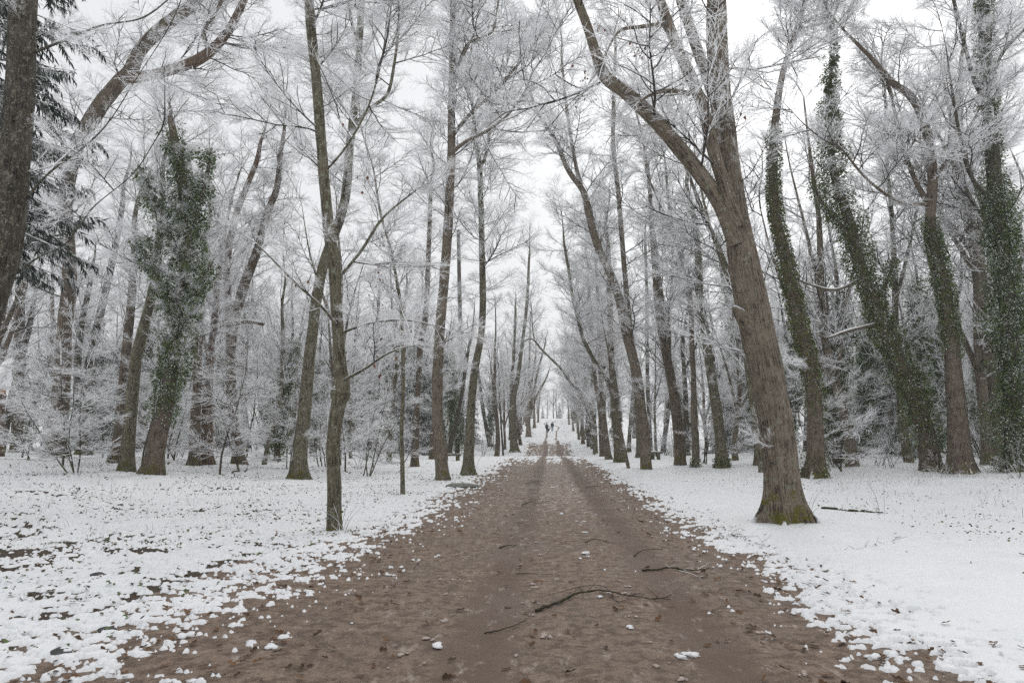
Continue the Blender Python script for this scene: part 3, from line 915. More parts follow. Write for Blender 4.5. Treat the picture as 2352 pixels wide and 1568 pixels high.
tree('tall twin stemmed tree with mossy crotch and a broken side branch', (550, 1067, 28),
     [(542, 1000, 24), (535, 940, 24), (529, 850, 24), (533, 765, 26), (556, 670, 24), (578, 610, 22), (596, 560, 20), (614, 490, 18), (636, 430, 15), (645, 350, 12)],
     limbs=[{'p': [(531, 770, 20), (523, 690, 18), (522, 600, 17), (540, 500, 16), (566, 430, 14), (590, 370, 12)], 'bark': 'rust'},
            {'p': [(548, 742, 11), (570, 738, 10), (605, 744, 10)], 'snow': (.1, .95), 'ext': False, 'bare': True}],
     nb=32, L=2.6, bark='brown', t0=.3, twigs=30)
tree('stout lichen grey trunk leaning behind the slender burl tree', (686, 1101, 38),
     [(691, 1030, 34), (698, 960, 33), (708, 850, 29), (718, 760, 27), (728, 680, 26), (748, 590, 24), (790, 470, 23), (804, 330, 21), (820, 190, 18), (826, 90, 17), (832, -10, 16)],
     limbs=[{'p': [(812, 290, 12), (850, 250, 10), (890, 215, 9), (905, 150, 8), (915, 70, 7)], 'd1': -1},
            {'p': [(825, 100, 10), (810, 60, 8), (800, 0, 7)], 'd1': 1}],
     nb=30, L=2.8, bark='olive', t0=.4, twigs=20, flare=.55)
tree('thin stem leaning between the twin tree and the lichen grey trunk', (606, 1068, 12), [(620, 1000, 11), (640, 940, 10), (648, 850, 9), (650, 770, 9), (648, 700, 7)], nb=10, L=1.8, bark='olive', flare=.2, t0=.3)
tree('very slim straight tree rising from bare snow beside the path', (925, 1137, 12), [(924, 1060, 11), (922, 990, 10), (926, 880, 10), (923, 730, 9), (912, 650, 8), (898, 575, 7), (874, 490, 6)], nb=22, L=1.5, bark='olive', t0=.4, flare=.15, gap=.4)
tree('warm brown straight trunk standing before the snowy spruce', (952, 1072, 20), [(955, 1010, 17), (957, 950, 16), (962, 860, 15), (966, 790, 15), (978, 720, 14), (985, 560, 12), (990, 430, 10)], nb=18, L=2.4, bark='brown', t0=.35)
tree('tall straight avenue tree with swollen base, long bough reaching over the path', (1017, 1104, 32),
     [(1012, 1040, 30), (1005, 960, 27), (1005, 880, 27), (1009, 780, 26), (1016, 690, 25), (1026, 570, 24), (1033, 440, 22), (1037, 340, 20), (1037, 240, 18), (1039, 120, 15), (1041, 0, 13)],
     limbs=[{'p': [(1038, 350, 11), (1075, 322, 9), (1120, 300, 8), (1165, 265, 7), (1200, 220, 6)], 'd1': -1.5},
            {'p': [(1040, 310, 11), (1080, 262, 10), (1130, 215, 8), (1180, 160, 7), (1225, 105, 5)], 'd1': .5},
            {'p': [(1042, 190, 9), (1060, 130, 8), (1078, 98, 7), (1110, 85, 6), (1133, 70, 5), (1142, 20, 4)], 'd1': -.8}],
     nb=42, L=2.8, bark='grey', t0=.38, twigs=20, flare=.3, knots=[], burl=((1.5, 2.9, 0.10, 0.22),))
tree('avenue tree with lean upper trunk and mossy foot ringed by thin shoots', (1074, 1092, 28),
     [(1077, 1030, 24), (1080, 970, 22), (1085, 900, 20), (1092, 840, 19), (1105, 770, 17), (1109, 690, 17), (1107, 570, 15), (1104, 450, 14), (1101, 375, 13), (1092, 320, 11), (1085, 240, 9)],
     limbs=[[(1103, 390, 10), (1118, 345, 9), (1128, 260, 8), (1130, 170, 6)]],
     nb=34, L=2.6, bark='olive', t0=.38, twigs=26, flare=.5)
tree('slim dead trunk broken off at the top between two avenue trees', (1061, 1010, 12), [(1062, 900, 11), (1058, 780, 11), (1055, 640, 10), (1053, 528, 9)], nb=10, L=1.6, bark='dark', ext=0, flare=.2, twigs=30)
tree('thin leaning trunk beside the stone bench', (1030, 1046, 13), [(1044, 985, 12), (1056, 930, 10), (1066, 870, 9), (1078, 790, 7)], nb=10, L=1.8, bark='dark', flare=.2, t0=.4)
tree('short tree clad in dark ivy slanting beyond the bench', (1126, 1026, 11), [(1116, 975, 10), (1108, 930, 9), (1102, 880, 7)], nb=10, L=2.2, bark='dark', ivy=dict(n=700, thick=.15, snow=.3))
tree('slim sapling pole standing alone in snow near the metal stand', (1156, 1047, 5), [(1151, 975, 5), (1147, 900, 4), (1146, 850, 3)], nb=10, L=1.3, bark='dark', flare=.1, name='sapling', cat='sapling', t0=.3)
tree('thin pole like sapling beyond the bench', (1088, 1028, 5), [(1086, 980, 5), (1085, 930, 4), (1086, 880, 3)], nb=8, L=1.3, bark='olive', flare=.1, name='sapling', cat='sapling', t0=.3)
tree('avenue tree with forked trunk and broad root beside the small metal stand', (1181, 1038, 22), [(1179, 990, 18), (1178, 940, 17), (1180, 905, 14), (1189, 870, 11), (1198, 800, 9), (1210, 700, 8), (1215, 600, 6)],
     limbs=[[(1178, 930, 10), (1174, 890, 8), (1180, 820, 7), (1184, 720, 6)]], nb=34, L=3.2, bark='olive', t0=.35, twigs=16)
tree('slanting root side trunk leaning against the forked avenue tree', (1196, 1022, 9), [(1191, 990, 8), (1184, 940, 7), (1178, 860, 5)], nb=12, L=2.6, bark='brown', flare=.3)
tree('fan shaped many stemmed tree in the row nearest the walkers', (1214, 1003, 14), [(1214, 960, 10), (1216, 900, 7), (1216, 830, 5), (1218, 740, 4)],
     limbs=[[(1215, 955, 7), (1224, 905, 6), (1236, 850, 5), (1252, 790, 4)], [(1216, 960, 6), (1230, 915, 5), (1246, 885, 5), (1256, 865, 4)], [(1215, 950, 6), (1220, 890, 5), (1228, 830, 4)]],
     nb=34, L=3.2, bark='grey', t0=.3)
tree('last clear trunk of the row behind the fan shaped tree', (1228, 983, 7), [(1227, 950, 6), (1228, 900, 5), (1230, 830, 4)], nb=20, L=3.0, bark='grey')
tree('far small trunk at the crest end of the fan tree row', (1236, 970, 5), [(1237, 945, 4), (1240, 900, 3)], nb=16, L=3.0, bark='grey')

# woods behind that row
tree('ivy flecked trunk leaning over the snow covered bramble heap', (830, 1016, 15), [(838, 960, 14), (846, 900, 13), (858, 830, 12), (866, 740, 10)], nb=14, L=2.4, bark='dark', ivy=dict(n=900, thick=.12, snow=.3, t0=.3), t0=.4)
tree('speckled trunk between the bramble heap and the spruce', (852, 1016, 12), [(856, 960, 11), (861, 890, 10), (866, 800, 9), (870, 700, 7)], nb=12, L=2.2, bark='dark', ivy=dict(n=500, thick=.08, snow=.5))
tree('stout grey trunk left of the snowy spruce', (886, 1034, 20), [(890, 970, 18), (894, 900, 16), (906, 830, 14), (920, 760, 11), (932, 680, 9)], nb=16, L=2.5, bark='grey', t0=.4)
tree('bent trunk under the spruce boughs by the bench', (992, 1055, 14), [(994, 1000, 14), (1002, 950, 12), (1010, 890, 10)], nb=8, L=2.0, bark='brown')

# the other side
tree('ivy climbed trunk with brown mossy foot close behind the huge leaning tree', (1873, 1099, 46),
     [(1874, 1030, 40), (1870, 920, 37), (1857, 830, 35), (1838, 755, 33), (1818, 660, 31), (1800, 575, 28), (1780, 488, 25), (1776, 360, 22), (1784, 250, 18), (1800, 160, 14), (1822, 90, 12), (1850, -5, 9)],
     nb=32, L=2.5, bark='brown', t0=.70, flare=.6, twigs=4,
     ivy=[dict(n=4200, thick=.17, t0=.10, t1=.60, size=.13, snow=.15, old=.35, cov=.15), dict(n=500, thick=.2, t0=.0, t1=.05, size=.10, snow=.25, old=.2)])
tree('strongly leaning tree wrapped in thick snow flecked ivy to its foot', (2142, 1083, 46),
     [(2130, 1010, 42), (2113, 949, 40), (2090, 890, 38), (2064, 836, 36), (2038, 770, 34), (2019, 724, 34), (1990, 650, 30), (1966, 580, 28), (1944, 488, 24), (1920, 420, 20), (1908, 340, 16), (1906, 250, 12), (1908, 170, 8)],
     limbs=[{'p': [(2030, 738, 11), (1985, 750, 9), (1940, 762, 8), (1902, 775, 6), (1880, 770, 4)], 'd1': -1, 'snow': (.3, .9), 'ext': False, 'bare': True},
            {'p': [(1978, 640, 9), (1920, 665, 7), (1865, 655, 6), (1828, 640, 4)], 'd1': -1, 'snow': (.2, .9), 'ext': False, 'bare': True},
            {'p': [(1962, 560, 13), (1915, 500, 11), (1880, 450, 9), (1862, 380, 6)], 'd1': -.8, 'ext': False, 'bare': True}, {'p': [(2010, 700, 11), (2040, 640, 9), (2052, 590, 6)], 'd1': -.5, 'ext': False, 'bare': True}],
     nb=16, L=2.4, bark='brown', t0=.86, flare=.3, twigs=0,
     ivy=[dict(stem=3, n=700, thick=.32, t0=.1, t1=.9, size=.125, snow=.5, old=.08), dict(stem=4, n=500, thick=.3, t0=.1, t1=1, size=.125, snow=.5, old=.08),
          dict(n=10500, thick=.42, t0=.03, t1=.84, size=.13, snow=.42, old=.2, cov=.35, spread=lambda t: .9 * math.sin(min(1, max(0, (t - .35) / .4)) * math.pi) + 0.35 * (t < .22)), dict(n=800, thick=.2, t0=.8, t1=.95, size=.12, snow=.6, old=.05)])
tree('thick double trunked tree with wide root flare and ivy on its upper bole', (2208, 1088, 62),
     [(2202, 1010, 48), (2196, 920, 42), (2190, 840, 37), (2183, 760, 33), (2168, 660, 29), (2148, 570, 26), (2137, 500, 24), (2142, 410, 23), (2130, 310, 21), (2110, 250, 20), (2082, 212, 18), (2050, 190, 15)],
     limbs=[{'p': [(2140, 480, 15), (2105, 420, 13), (2078, 350, 12), (2058, 270, 10), (2040, 190, 8)], 'd1': 1.5},
            {'p': [(2142, 420, 10), (2168, 380, 9), (2200, 330, 8), (2222, 300, 6)], 'd1': -1},
            {'p': [(2130, 470, 10), (2060, 460, 8), (1990, 410, 7), (1930, 340, 5), (1890, 320, 4)], 'd1': -1.5}],
     nb=30, L=2.5, bark='brown', t0=.6, flare=.35, twigs=4,
     ivy=[dict(n=3000, thick=.17, t0=.22, t1=.50, size=.12, snow=.42, old=.15, cov=.2)])
tree('smooth grey beech like trunk forking high, right of the double trunked tree', (2290, 1070, 30),
     [(2284, 960, 29), (2278, 840, 30), (2268, 740, 30), (2252, 650, 32), (2238, 560, 28), (2216, 470, 24), (2198, 400, 20), (2190, 300, 17), (2205, 200, 13)],
     limbs=[{'p': [(2244, 570, 22), (2262, 480, 18), (2278, 400, 14), (2288, 310, 11)], 'd1': 1},
            {'p': [(2242, 590, 17), (2208, 545, 14), (2170, 500, 12), (2150, 470, 9)], 'd1': -.6}],
     nb=36, L=2.6, bark='grey', t0=.5, ridge=.03, twigs=6)
tree('rightmost tall trunk under a deep coat of snow dusted ivy', (2330, 1085, 44),
     [(2328, 960, 42), (2322, 840, 40), (2314, 700, 38), (2305, 580, 36), (2290, 480, 34), (2277, 330, 32), (2268, 200, 30), (2262, 80, 28), (2258, -20, 26)],
     limbs=[{'p': [(2272, 245, 13), (2240, 190, 11), (2222, 130, 10), (2205, 60, 9), (2190, 0, 8)], 'd1': -1},
            {'p': [(2275, 170, 12), (2310, 110, 11), (2350, 70, 9)], 'd1': .8},
            {'p': [(2280, 460, 12), (2240, 420, 10), (2215, 360, 9), (2190, 230, 7)], 'd1': -1.5}],
     nb=24, L=2.6, bark='dark', t0=.64, twigs=0,
     ivy=[dict(n=10500, thick=.55, t0=.01, t1=.50, size=.13, snow=.8, old=.03, cov=.3, spread=lambda t: .45 * (t < .35)), dict(n=3000, thick=.20, t0=.48, t1=.9, size=.12, snow=.6, old=.04)])
tree('nearest straight trunk of the benchside row, leaning inward above a fork', (1484, 1079, 27),
     [(1481, 1010, 27), (1473, 950, 27), (1462, 860, 26), (1439, 765, 25), (1423, 690, 23), (1398, 620, 21), (1371, 560, 19), (1352, 490, 18), (1340, 440, 16), (1305, 390, 13), (1274, 319, 11), (1235, 260, 8), (1215, 200, 6)],
     limbs=[[(1342, 452, 12), (1325, 390, 10), (1312, 320, 9), (1298, 220, 8), (1290, 130, 6)], [(1470, 900, 16), (1452, 800, 15), (1441, 690, 14), (1432, 590, 13), (1421, 450, 12), (1409, 340, 11), (1410, 210, 9), (1414, 110, 7)]],
     nb=48, L=2.8, bark='grey', t0=.42, twigs=26, flare=.18, ridge=.04)
tree('mossy gnarled trunk with a lump at knee height and long leaning limb', (1421, 1063, 24),
     [(1419, 1010, 22), (1413, 950, 22), (1411, 905, 20), (1405, 830, 16), (1402, 740, 15), (1400, 650, 13), (1396, 560, 11)],
     limbs=[[(1412, 915, 14), (1392, 870, 12), (1370, 835, 11), (1350, 800, 10), (1337, 770, 9), (1325, 720, 9), (1315, 680, 8), (1306, 620, 7), (1296, 560, 6)]],
     nb=40, L=2.8, bark='olive', t0=.4, twigs=34, burl=((1.4, 2.2, 0.2, 0.3),))
tree('thin pole leaning against the gnarled mossy trunk', (1444, 1077, 9), [(1434, 1030, 9), (1425, 985, 8), (1414, 930, 8), (1404, 870, 6)], nb=6, L=1.6, bark='grey', flare=.1)
tree('outer trunk of the tight pair in the benchside row', (1397, 1056, 16), [(1391, 1000, 15), (1386, 950, 14), (1380, 870, 12), (1376, 760, 10), (1372, 640, 8)], nb=30, L=2.8, bark='grey', t0=.38, twigs=24)
tree('inner trunk of the tight pair in the benchside row', (1384, 1049, 13), [(1381, 1000, 13), (1378, 940, 12), (1366, 860, 10), (1358, 760, 9), (1352, 660, 7)], nb=24, L=2.8, bark='brown', t0=.38, twigs=20)
tree('sixth trunk back in the benchside row, its snow topped limb arching across the path', (1367, 1041, 12), [(1367, 1000, 12), (1363, 950, 11), (1362, 900, 10), (1358, 820, 9), (1355, 720, 8)],
     limbs=[{'p': [(1363, 930, 9), (1340, 905, 8), (1310, 878, 7), (1290, 848, 7), (1258, 816, 6), (1242, 800, 6), (1226, 780, 5), (1212, 778, 4), (1197, 790, 3)], 'd1': -2, 'snow': (.02, .5), 'ext': False},
            [(1228, 782, 4), (1224, 760, 3), (1222, 735, 3)]],
     nb=30, L=2.8, bark='olive', t0=.35, twigs=24)
tree('dark trunk just behind the limb arching tree', (1352, 1026, 10), [(1351, 990, 10), (1348, 940, 9), (1344, 860, 8), (1338, 760, 6)], nb=28, L=2.9, bark='dark', t0=.35, twigs=20)
tree('trunk with rounded foot farther along the benchside row', (1339, 1020, 8), [(1338, 980, 8), (1334, 920, 7), (1328, 850, 5)], nb=26, L=3.0, bark='grey', t0=.35, twigs=16)
tree('leaning trunk far along the benchside row, opposite the fan shaped tree', (1330, 1010, 7), [(1326, 970, 6), (1318, 920, 5), (1306, 850, 4), (1300, 790, 3)], nb=26, L=3.2, bark='olive', t0=.35, twigs=16)
tree('small trunk beyond the row level with the walkers', (1317, 990, 5), [(1314, 950, 5), (1310, 900, 4), (1305, 840, 3)], nb=22, L=3.2, bark='grey', twigs=14)
tree('tiny far trunk near the crest across from the end of the fan tree row', (1307, 975, 4), [(1306, 945, 4), (1304, 900, 3)], nb=18, L=3.2, bark='grey', twigs=10)
tree('dark straight trunk hidden behind the nearest benchside row trunk', (1495, 1045, 11), [(1492, 980, 11), (1488, 890, 10), (1486, 780, 9), (1486, 690, 8), (1482, 560, 7)], nb=14, L=2.2, bark='dark', ivy=dict(n=500, thick=.1, snow=.4), t0=.4)
tree('curved slim trunk seen between the gnarled and the nearest row trunks', (1444, 1038, 11), [(1446, 1000, 10), (1450, 950, 9), (1456, 880, 7)], nb=12, L=2.2, bark='olive')
tree('short mossy foot trunk behind the nearest benchside row trunk', (1466, 1052, 12), [(1466, 1000, 11), (1462, 940, 10), (1458, 860, 8)], nb=10, L=2.0, bark='olive')
tree('knobbly narrow trunk with a dark burl and leafy clump at its foot', (1598, 1073, 18), [(1597, 1020, 17), (1594, 950, 17), (1593, 880, 14), (1589, 780, 13), (1585, 680, 12), (1572, 600, 9), (1545, 540, 8), (1528, 500, 7), (1508, 450, 6)],
     nb=26, L=2.3, bark='grey', t0=.35, twigs=34, flare=.35, ridge=.1, burl=((2.0, 1.2, .1, .25), (1.2, 4, .1, .2)), ivy=dict(n=260, thick=.22, t0=0, t1=.04, snow=.5))
tree('leaning trunk with green moss streak, last before the huge tree', (1659, 1075, 32), [(1655, 1020, 26), (1649, 960, 25), (1640, 900, 24), (1630, 840, 22), (1619, 760, 20), (1608, 690, 18), (1602, 560, 15), (1592, 490, 12), (1578, 430, 10)],
     limbs=[[(1612, 690, 10), (1585, 640, 9), (1560, 580, 8), (1540, 500, 7), (1530, 400, 6)]],
     nb=34, L=2.5, bark='olive', t0=.4, twigs=18, ivy=[dict(n=420, thick=.2, t0=0, t1=.04, snow=.45), dict(n=500, thick=.06, t0=.3, t1=.6, snow=.3)], flare=.3)
tree('broad column of dark snow flecked ivy hiding its trunk behind the huge tree', (1712, 1036, 24), [(1708, 950, 24), (1698, 850, 22), (1686, 760, 20), (1668, 660, 18), (1654, 580, 14), (1646, 540, 10)],
     nb=8, L=1.8, bark='dark', twigs=0, ext=.5, ivy=[dict(n=9000, thick=.95, t0=.06, t1=1., size=.18, snow=.42, old=.03)])
tree('pale trunk half hidden at the edge of the huge leaning tree', (1740, 1070, 15), [(1738, 1000, 14), (1734, 900, 13), (1730, 820, 11)], nb=8, L=2., bark='grey')
tree('thin ivy clad stem leaning in the wood behind the double trunk', (2262, 1040, 16), [(2256, 960, 15), (2250, 880, 15), (2240, 800, 13), (2226, 700, 10)], nb=12, L=2.2, bark='dark', ivy=dict(n=2600, thick=.4, snow=.5, size=.14, old=.03))

DEADLEAF = flat_mat('withered_leaf', (0.17, 0.075, 0.05), .8, .4, 5.)
def withered(root, spots, n, spread_):
    """Dead brown leaves still hanging on the twigs."""
    B = np.array(root.location); P, Dn, S_ = [], [], []
    for (px, py) in spots:
        c = at_y(px, py, B[1] - 1.0) - B
        for k in range(n):
            P.append(c + np.array([random.gauss(0, spread_), random.gauss(0, spread_), random.gauss(0, spread_ * 1.3)])); Dn.append([random.gauss(0, .5), random.gauss(0, .5), -1]); S_.append(random.uniform(.05, .09))
    M = np.array([rot_to(d, random.gauss(0, 1), s) for d, s in zip(Dn, S_)])
    v, t = place((LEAF_V, LEAF_Q), M, np.array(P))
    o = build('withered_leaves', v, None, t, [DEADLEAF], root, smooth=False)
    o['kind'] = 'stuff'
def by_label(s):
    return next(o for o in SC.objects if o.parent is None and str(o.get('label', '')).startswith(s))
withered(by_label('huge leaning tree'), [(1345, 165), (1362, 190), (1328, 205), (1350, 225), (1455, 90), (1470, 110), (1478, 130), (1365, 60), (1700, 250), (1510, 60)], 6, .10)
withered(by_label('very slim straight'), [(868, 600), (870, 660), (872, 700), (864, 640), (880, 560), (895, 735)], 14, .16)
withered(by_label('slender crooked'), [(790, 300), (830, 420), (700, 640), (850, 850), (905, 790)], 5, .12)

# ------------------------------------------------------------------ trees copied through the wood
def free_tree(seed, Ht, r0, bark, fork=2, nb=42, L=3.0, ivy=None, lean=0.05, twigs=10, t0=.22):
    """One tree of the deeper wood: root, trunk, limbs, crown."""
    random.seed(seed)
    n = 9
    P = [np.array([0, 0, -0.25])]
    d = nrm([random.gauss(0, lean), random.gauss(0, lean), 1])
    for k in range(n):
        P.append(P[-1] + d * Ht / n)
        d = nrm(d + np.array([random.gauss(0, .07), random.gauss(0, .07), .08]))
    P = np.array(P)
    rad = r0 * (1 - 0.85 * np.linspace(0, 1, len(P)) ** 1.1)
    S = spline(np.hstack([P, rad[:, None]]), 34)
    root = empty('bare_tree', (0, 0, 0))
    v, q, tr, bk = bark_tube(S[:, :3], np.maximum(S[:, 3], .012), 9, seed, .06, .4)
    build('trunk', v, q, tr, [BARK[bark]], root, attrs={'bark': bk})
    stems = [(S[:, :3], S[:, 3])]
    for f in range(fork):
        t = random.uniform(.22, .5)
        p, tan, ii, u = along(S[:, :3], t)
        dd = perp(tan) * .55 + tan
        b = branch(p, dd, Ht * random.uniform(.35, .5), 6, .5, .07)
        rr = np.linspace(S[ii, 3] * .7, .02, 6)
        LS = spline(np.hstack([b, rr[:, None]]), 16)
        v, q, tr, bk = bark_tube(LS[:, :3], LS[:, 3], 7, seed + f, .06, 0)
        build('limb', v, q, tr, [BARK[bark]], root, attrs={'bark': bk})
        stems.append((LS[:, :3], LS[:, 3]))
    joined_crown(root, bough_places(stems, nb, L * 1.15, t0, twigs, .12), 'far')
    if ivy:
        v, t, mi = ivy_mesh(S[:, :3], S[:, 3], ivy['n'], ivy['thick'], ivy['size'], ivy['snow'], ivy['t0'], ivy['t1'], .04)
        build('ivy', v, None, t, [IVY, IVY_OLD, IVY_SNOW], root, smooth=False, midx=mi)
    return root

def free_bush(seed, Ht, stems_n, spread, lod='bush', nb=5, L=1.4, name='frosted_shrub', flat=.5, t0=.15, parts=False):
    random.seed(seed)
    root = empty(name, (0, 0, 0))
    stems = []
    for k in range(stems_n):
        d = np.array([random.gauss(0, spread), random.gauss(0, spread), 1])
        b = branch((random.gauss(0, .12), random.gauss(0, .12), -.1), d, Ht * random.uniform(.6, 1.05), 7, .2, .10)
        stems.append((b, np.linspace(.014 * Ht / 2, .008, 7)))
    v, q = tubes(stems, 6)
    build('stem', v, q, None, [BARK['dark']], root, attrs={'bark': v})
    joined_crown(root, bough_places(stems, nb * stems_n, L, t0, 0, .12, flat=flat, ang=(0., .5)), lod, 'twigs')
    return root

def copy_tree(o):
    c = o.copy(); COL.objects.link(c)
    for ch in o.children:
        k = ch.copy(); COL.objects.link(k); k.parent = c
        for g_ in ch.children:
            s = g_.copy(); COL.objects.link(s); s.parent = k
    return c

class Kind:
    """A kind whose first use places the original and later uses place copies."""
    def __init__(s, root): s.root = root; s.used = False
    def put(s, x, y, rz=None, sc=1.0, tilt=(0, 0)):
        o = s.root if not s.used else copy_tree(s.root)
        s.used = True
        o.location = (x, y, float(zt(x, y)))
        o.rotation_euler = (tilt[0], tilt[1], random.uniform(0, 6.28) if rz is None else rz)
        o.scale = (sc, sc, sc)
        return o

KT = [Kind(free_tree(501, 17, .26, 'brown', 2, 34)), Kind(free_tree(502, 15, .20, 'grey', 3, 34)), Kind(free_tree(503, 18, .30, 'dark', 2, 38)),
      Kind(free_tree(504, 13, .14, 'olive', 1, 34, 2.4)), Kind(free_tree(505, 16, .24, 'dark', 2, 34, 2.6, dict(n=5600, thick=.9, size=.2, snow=.30, t0=.03, t1=.8))),
      Kind(free_tree(506, 14, .20, 'brown', 2, 30, 2.6, dict(n=4200, thick=.65, size=.2, snow=.35, t0=.04, t1=.65)))]
KB = [Kind(free_bush(601, 3.8, 4, .28)), Kind(free_bush(602, 2.6, 5, .4, L=1.2)), Kind(free_bush(603, 5.5, 3, .14, nb=8, L=1.7)), Kind(free_bush(604, 1.0, 7, .9, L=.8, nb=3, flat=.2))]
KY_ = [Kind(free_bush(621, 6.5, 1, .1, 'layer', nb=17, L=2.3, name='young_tree', flat=.9, t0=.10)), Kind(free_bush(622, 5.0, 2, .2, 'layer', nb=9, L=2.0, name='young_tree', flat=.9, t0=.10))]

taken = [(o.location.x, o.location.y) for o in SC.objects if o.parent is None and o.get('category') in ('tree', 'sapling')]
def clear(x, y, d):
    return all((x - a) ** 2 + (y - b) ** 2 > d * d for a, b in taken)
random.seed(91)
HERO = [(o.location.x, o.location.y) for o in SC.objects if o.parent is None and o.get('category') == 'tree' and o.location.y < 40 and (o.location.x > 5.5 or o.get('label', '').startswith('leaning tree smothered'))]
def open_view(x, y):
    a, d = math.atan2(x, y), math.hypot(x, y)
    return all(not (d < math.hypot(hx, hy) and abs(a - math.atan2(hx, hy)) < 2.6 / d) for hx, hy in HERO)
spots = []
def scatter(n, x0, x1, y0, y1, gap, wedge=True):
    got, tries = [], 0
    while len(got) < n and tries < n * 60:
        tries += 1
        x = random.uniform(x0, x1); y = random.uniform(y0, y1)
        a = math.atan2(x, y)
        if wedge and not (R(-44) < a < R(38)): continue
        if abs(x) < 7.2 or not clear(x, y, gap) or not open_view(x, y): continue
        taken.append((x, y)); got.append((x, y))
    return got
KNAME = ['brown frosted tree', 'grey three stemmed tree', 'stout dark frosted tree', 'slim olive barked tree', 'dark ivy choked tree', 'ivy footed brown tree']
BNAME = ['tall white shrub', 'low wide white shrub', 'narrow upright white thicket', 'small mound of frosted brambles']
def band(y, x, side):
    return ('just inside the %s side wood' if y < 52 else 'deep in the %s side wood' if y < 78 else 'at the back of the %s side wood') % side + (', near the path' if abs(x) < 16 else '' if abs(x) < 30 else ', far out')
LSIDE = 'slim frosted trees deep in the wood behind the ivy tree'
RSIDE = 'slim frosted trees deep in the wood behind the double trunked tree'
for x, y in scatter(92, -66, -8.5, 36, 105, 2.6):
    k = random.choices(KT, [3, 3, 4, 4, 9, 8])[0]
    tag(k.put(x, y, sc=random.uniform(.85, 1.15), tilt=(random.gauss(0, .05), random.gauss(0, .06))), '%s %s' % (KNAME[KT.index(k)], band(y, x, 'spruce')), 'tree', LSIDE)
for x, y in scatter(88, 8.5, 60, 34, 105, 2.6):
    k = random.choices(KT, [3, 3, 4, 4, 9, 8])[0]
    tag(k.put(x, y, sc=random.uniform(.85, 1.15), tilt=(random.gauss(0, .05), random.gauss(0, .06))), '%s %s' % (KNAME[KT.index(k)], band(y, x, 'huge tree')), 'tree', RSIDE)
for x, y in scatter(60, -42, -7.5, 30, 80, 2.0):
    k = random.choices(KB, [3, 3, 3, 1])[0]
    tag(k.put(x, y, sc=random.uniform(.8, 1.3)), '%s %s' % (BNAME[KB.index(k)], band(y, x, 'spruce')), 'shrub', 'frosted shrubs in the spruce side wood')
for x, y in scatter(60, 9, 42, 30, 80, 2.0):
    k = random.choices(KB, [3, 3, 3, 1])[0]
    tag(k.put(x, y, sc=random.uniform(.8, 1.3)), '%s %s' % (BNAME[KB.index(k)], band(y, x, 'huge tree')), 'shrub', 'frosted shrubs in the huge tree side wood')
for x, y in scatter(16, -28, -7.5, 27, 46, 2.4):
    k = random.choice(KY_)
    tag(k.put(x, y, sc=random.uniform(.8, 1.2)), '%s stemmed young tree with layered twigs, %s, spruce side' % (('single', 'double')[KY_.index(k)], ('in front' if y < 34 else 'midway' if y < 40 else 'behind') + (', near the path' if abs(x) < 14 else ', well off the path')), 'young tree', 'young layered trees on the spruce side')
for x, y in scatter(15, 9.5, 24, 26, 46, 2.6):
    k = random.choice(KY_)
    tag(k.put(x, y, sc=random.uniform(.8, 1.2)), '%s stemmed young tree with layered twigs, %s, huge tree side' % (('single', 'double')[KY_.index(k)], ('in front' if y < 34 else 'midway' if y < 40 else 'behind') + (', near the path' if abs(x) < 14 else ', well off the path')), 'young tree', 'young layered trees on the huge tree side')
for px, yy, sc, kk, lab in ((1752, 33, 1.55, 3, 'tall slim tree standing behind the huge tree beside the ivy climbed trunk'), (1955, 35, 1.35, 1, 'tall grey three stemmed tree behind the strongly leaning ivy tree'), (2085, 37, 1.6, 3, 'tall slim tree seen between the leaning ivy tree and the double trunk'),
                             (2262, 34, 1.35, 1, 'tall grey three stemmed tree behind the smooth grey trunk'), (2420, 31, 1.5, 3, 'tall slim tree beyond the rightmost ivy coat reaching in from the edge'), (1560, 42, 1.35, 0, 'tall brown tree behind the knobbly narrow trunk')):
    pp = at_y(px, 1000, yy)
    tag(KT[kk].put(pp[0], yy, sc=sc, tilt=(0, -.05)), lab, 'tree')
# the avenue goes on to the crest
for y in range(66, 196, 6):
    for s in (-1, 1):
        x = s * random.uniform(5.0, 6.4) + (0.3 if s > 0 else 0)
        yy = y + random.uniform(-2, 2)
        if not clear(x, yy, 2.6): continue
        taken.append((x, yy))
        k = random.choice(KT[:4])
        lab = 'frosted avenue tree far along the %s row before the crest' % ('fan tree' if s < 0 else 'benchside')
        tag(k.put(x, yy, sc=random.uniform(.9, 1.1), tilt=(0, -s * random.uniform(.02, .14))), lab, 'tree', 'avenue trees far along the %s row' % ('fan tree' if s < 0 else 'benchside'))
for x, y in scatter(56, -70, 70, 108, 215, 4.5):
    k = random.choice(KT[:4])
    tag(k.put(x, y, sc=random.uniform(.9, 1.2)), 'far pale frosted tree beyond the avenue rows', 'tree', 'far trees beyond the avenue rows')
# hillside wood that closes the view
for i in range(34):
    y = random.uniform(232, 330); x = random.uniform(-34, 38)
    if i % 3 == 0:
        tag(KB[i % 2].put(x, random.uniform(206, 236), sc=random.uniform(1.2, 2.0)), 'snow laden bush at the foot of the far hillside', 'bush', 'snow laden bushes closing the avenue')
    tag(random.choice(KT[:4]).put(x, y, sc=random.uniform(.55, .9)), 'pale frosted tree on the far hillside closing the avenue', 'tree', 'hillside trees closing the avenue')

